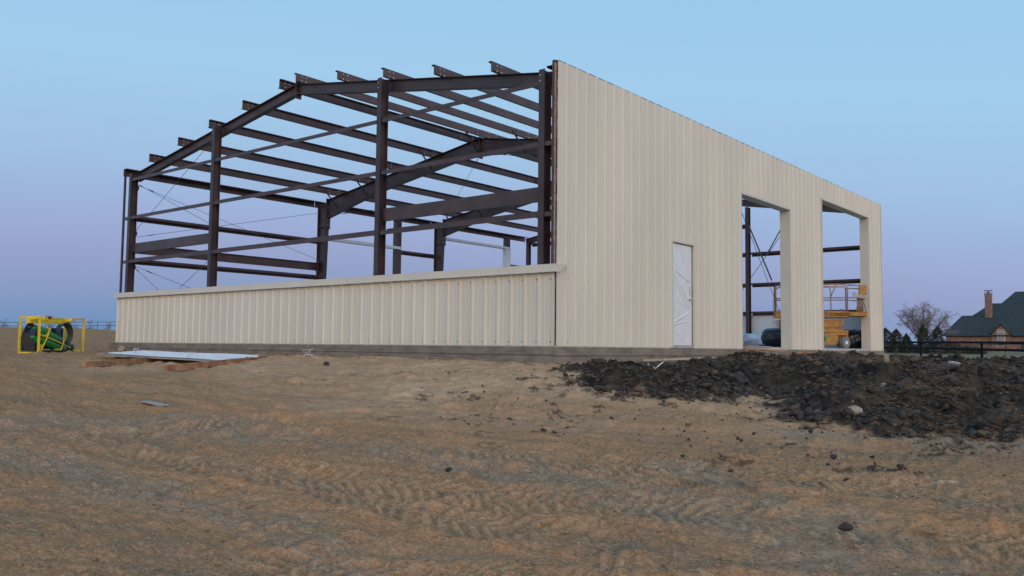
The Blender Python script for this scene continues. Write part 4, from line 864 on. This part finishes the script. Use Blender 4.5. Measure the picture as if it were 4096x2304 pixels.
mb = MB(); mb.box(-19.33, -18.42, 140.6, 141.5, 4.5, 9.35); mb.box(-19.38, -18.37, 140.55, 141.55, 9.2, 9.36); ch = mb.build('chimney', BRICK, r1)
mb = MB(); mb.box(-19.40, -18.35, 140.5, 141.6, 9.82, 9.87); [mb.box(x, x+.04, y, y+.04, 9.36, 9.82) for x in (-19.36, -18.43) for y in (140.6, 141.45)]; mb.box(-19.05, -18.7, 140.9, 141.2, 9.36, 9.7); mb.build('chimney_cap', mat('cap_metal', (.08, .08, .09), .5), r1)
mb = MB(); mb.box(-16.74, -15.66, 134.64, 134.71, .98, 3.25); wn = mb.build('window', WHITE, hs_)
mb = MB(); mb.box(-16.68, -15.72, 134.61, 134.635, 1.72, 3.19); mb.build('window_blind', mat('shade', (.26, .24, .23), .8), wn); mb = MB(); mb.box(-16.68, -15.72, 134.61, 134.635, 1.04, 1.66); mb.build('pane', GLASSD, wn)
mb = MB(); mb.box(-16.85, -15.5, 134.66, 134.715, 3.42, 3.50); mb.build('window_lintel', mat('cast_stone', (.50, .45, .40), .8), hs_)
mb = MB(); mb.box(-23.9, -3, 134.93, 134.99, 2.42, 2.50); mb.build('fascia', mat('dark_fascia', (.06, .06, .06), .7), hs_)
mb = MB(); mb.box(-13.6, -12.2, 134.9, 134.99, .0, 1.6); mb.build('garage_window', GLASSD, hs_)

# ------------------------------------------------------------------ trees
def baretree(base, height, width, label, seed, limbs=10, n2=8, n3=6, n4=6, r0=.2, droop=.5, group=None, rmin=.009, name='bare_tree'):
    """short trunk, limbs fanning out into a dome, side branches and fine hanging twigs"""
    rnd = random.Random(seed); root = thing(name, label, 'tree', base, group); wood = MB(); tw = MB(); b = Vector(base)
    wood.tube([b-Vector((0, 0, .3)), b+Vector((.02, 0, height*.10)), b+Vector((0, .03, height*.2))], r0, 8, radii=[r0*1.2, r0, r0*.8], caps=False)
    def path(p, d, L_, r, k, mb, nn, bend, up):
        pts = [p]; rad = [r]
        for q in range(k):
            d = (d+Vector((rnd.uniform(-bend, bend), rnd.uniform(-bend, bend), rnd.uniform(-bend, bend)*.6+up))).normalized(); p = p+d*L_/k; pts.append(p); rad.append(max(rmin, r*(1-.75*(q+1)/k)))
        mb.tube(pts, r, nn, caps=False, radii=rad); return pts, d
    for l in range(limbs):
        a = 6.283*l/limbs+rnd.uniform(-.3, .3); tilt = rnd.uniform(.12, 1.0)*1.22; d = Vector((math.cos(a)*math.sin(tilt), math.sin(a)*math.sin(tilt), math.cos(tilt)))
        Lx = 1/math.sqrt((math.sin(tilt)/(width/2))**2+(math.cos(tilt)/(height*.8))**2)*rnd.uniform(.8, 1.0)
        P1, _ = path(b+Vector((0, 0, height*rnd.uniform(.10, .22))), (d+Vector((0, 0, .35))).normalized(), Lx, r0*.5, 7, wood, 6, .16, -.03)
        for s2 in range(n2):
            t = rnd.uniform(.3, 1); i_ = min(6, int(t*7)); q0 = P1[i_].lerp(P1[i_+1] if i_ < 7 else P1[i_], rnd.random()); dl = (P1[min(7, i_+1)]-P1[i_]).normalized()
            sd_ = Vector((rnd.uniform(-1, 1), rnd.uniform(-1, 1), rnd.uniform(-.4, 1))).normalized(); P2, _ = path(q0, (dl*.7+sd_).normalized(), Lx*rnd.uniform(.22, .42)*(1.25-t*.5), r0*.16, 5, wood, 4, .3, .02)
            for s3 in range(n3):
                q1 = P2[rnd.randint(1, 5)]; sd_ = Vector((rnd.uniform(-1, 1), rnd.uniform(-1, 1), rnd.uniform(-.6, .8))).normalized(); P3, _ = path(q1, sd_, height*rnd.uniform(.05, .11), r0*.05, 3, tw, 3, .4, -.1*droop)
                for s4 in range(n4):
                    path(P3[rnd.randint(0, 3)], Vector((rnd.uniform(-1, 1), rnd.uniform(-1, 1), rnd.uniform(-.8, .6))).normalized(), height*rnd.uniform(.03, .08), rmin, 2, tw, 3, .4, -.5*droop)
    wood.build('trunk', BARK, root); o = tw.build('crown', TWIG, root); return root
baretree((-17.7, 96.0, .0), 6.0, 9.6, 'large leafless spreading tree between the building and the brick house', 12, 17, 9, 6, 5, .20, rmin=.0075)
SAPL = ('leafless sapling beside the left edge of the low wall behind the far fence', 'leafless shrub behind the far fence, second from the building', 'thin leafless shrub behind the far fence, nearest the yellow skid', 'lone leafless shrub behind the far fence at the far left edge', 'leafless shrub behind the far fence just above the yellow skid frame')
for k, (x, y, h) in enumerate(((-149.6, 63.6, 2.7), (-150.5, 60.9, 2.9), (-151.6, 58.6, 2.3), (-156.0, 48.3, 2.7), (-154, 55.2, 2.1))):
    baretree((x, y, 1.9), h, 1.9, SAPL[k], 30+k, 6, 5, 4, 3, .05, 0, 'bare shrubs along the far fence', .008, 'bare_shrub')
def evergreen(base, h, w, label, seed, m, rnd_top=False):
    rg_ = np.random.default_rng(seed); root = thing('evergreen_tree', label, 'tree', base, 'evergreens between the building and the house'); bx_, by_, bz_ = base
    mb = MB(); mb.tube([(bx_, by_, bz_-.2), (bx_, by_, bz_+h*.7)], .06, 6, radii=[.08, .02]); mb.build('trunk', BARK, root)
    n__ = 3600; t = rg_.random(n__)**.8; prof = (np.sin(np.pi*np.clip(t*.85+.15, 0, 1))**.8 if rnd_top else np.minimum(1, (1-t)*1.9)**.75*(.75+.25*np.minimum(1, t*6)))
    a = rg_.uniform(0, 2*np.pi, n__); lum = 1+.5*vnoise(a*1.3, t*5, seed)*2+.3*(rg_.random(n__)-.5); rad = w/2*prof*lum*np.sqrt(rg_.uniform(.35, 1, n__))
    c_ = np.stack([bx_+np.cos(a)*rad, by_+np.sin(a)*rad, bz_+.05+t*h*(1+.05*(rg_.random(n__)-.5))], -1); s_ = rg_.uniform(.035, .085, n__)[:, None]
    u = rg_.normal(size=(n__, 3)); u /= np.linalg.norm(u, axis=1)[:, None]; v = np.cross(u, rg_.normal(size=(n__, 3))); v /= np.linalg.norm(v, axis=1)[:, None]; u = u*s_; v = v*s_*.6
    Vx = np.stack([c_-u-v*.3, c_+v, c_+u-v*.2, c_-v], 1).reshape(-1, 3); mb = MB(); mb.v = [tuple(q) for q in Vx]; mb.f = [(4*k, 4*k+1, 4*k+2, 4*k+3) for k in range(n__)]; mb.m = [0]*n__; mb.build('crown', m, root)
EV = [((-20.0, 89.6), 2.75, 1.9, 'rounded dark evergreen right beside the corner of the beige building', EVG, True), ((-18.95, 89.9), 2.65, 1.6, 'brownish evergreen just right of the rounded one by the building', EVG2, False),
      ((-17.96, 90.15), 2.15, 1.15, 'smallest of the dark evergreens, standing in the gap left of the bare tree', EVG, False), ((-16.36, 90.6), 3.1, 1.65, 'tall dark evergreen in front of the bare tree trunk', EVG, False), ((-14.9, 90.9), 3.0, 1.6, 'brownish evergreen beside the left end of the brick house', EVG2, False)]
def thicket():
    rg_ = np.random.default_rng(77); n__ = 9000; x = rg_.uniform(-21.5, -10.8, n__); y = 92+rg_.uniform(0, 3, n__); top = 1.15+.9*fbm(x, y*.3, .9, 3, 7)-.35*sst(-15, -12, x)
    z = gbase(x, y)+rg_.random(n__)*np.maximum(.3, top); c_ = np.stack([x, y, z], -1); s_ = rg_.uniform(.05, .11, n__)[:, None]
    u = rg_.normal(size=(n__, 3)); u /= np.linalg.norm(u, axis=1)[:, None]; v = np.cross(u, rg_.normal(size=(n__, 3))); v /= np.linalg.norm(v, axis=1)[:, None]; u = u*s_; v = v*s_*.5
    Vx = np.stack([c_-u, c_+v, c_+u, c_-v], 1).reshape(-1, 3); mb = MB(); mb.v = [tuple(q) for q in Vx]; mb.f = [(4*k, 4*k+1, 4*k+2, 4*k+3) for k in range(n__)]; mb.m = [0]*n__; o = mb.build('undergrowth', EVG2); o['kind'] = 'stuff'
thicket()
for k, ((x, y), h, w, lab, m, rt_) in enumerate(EV): evergreen((x, y, GZ(x, y)), h, w, lab, 60+k, m, rt_)
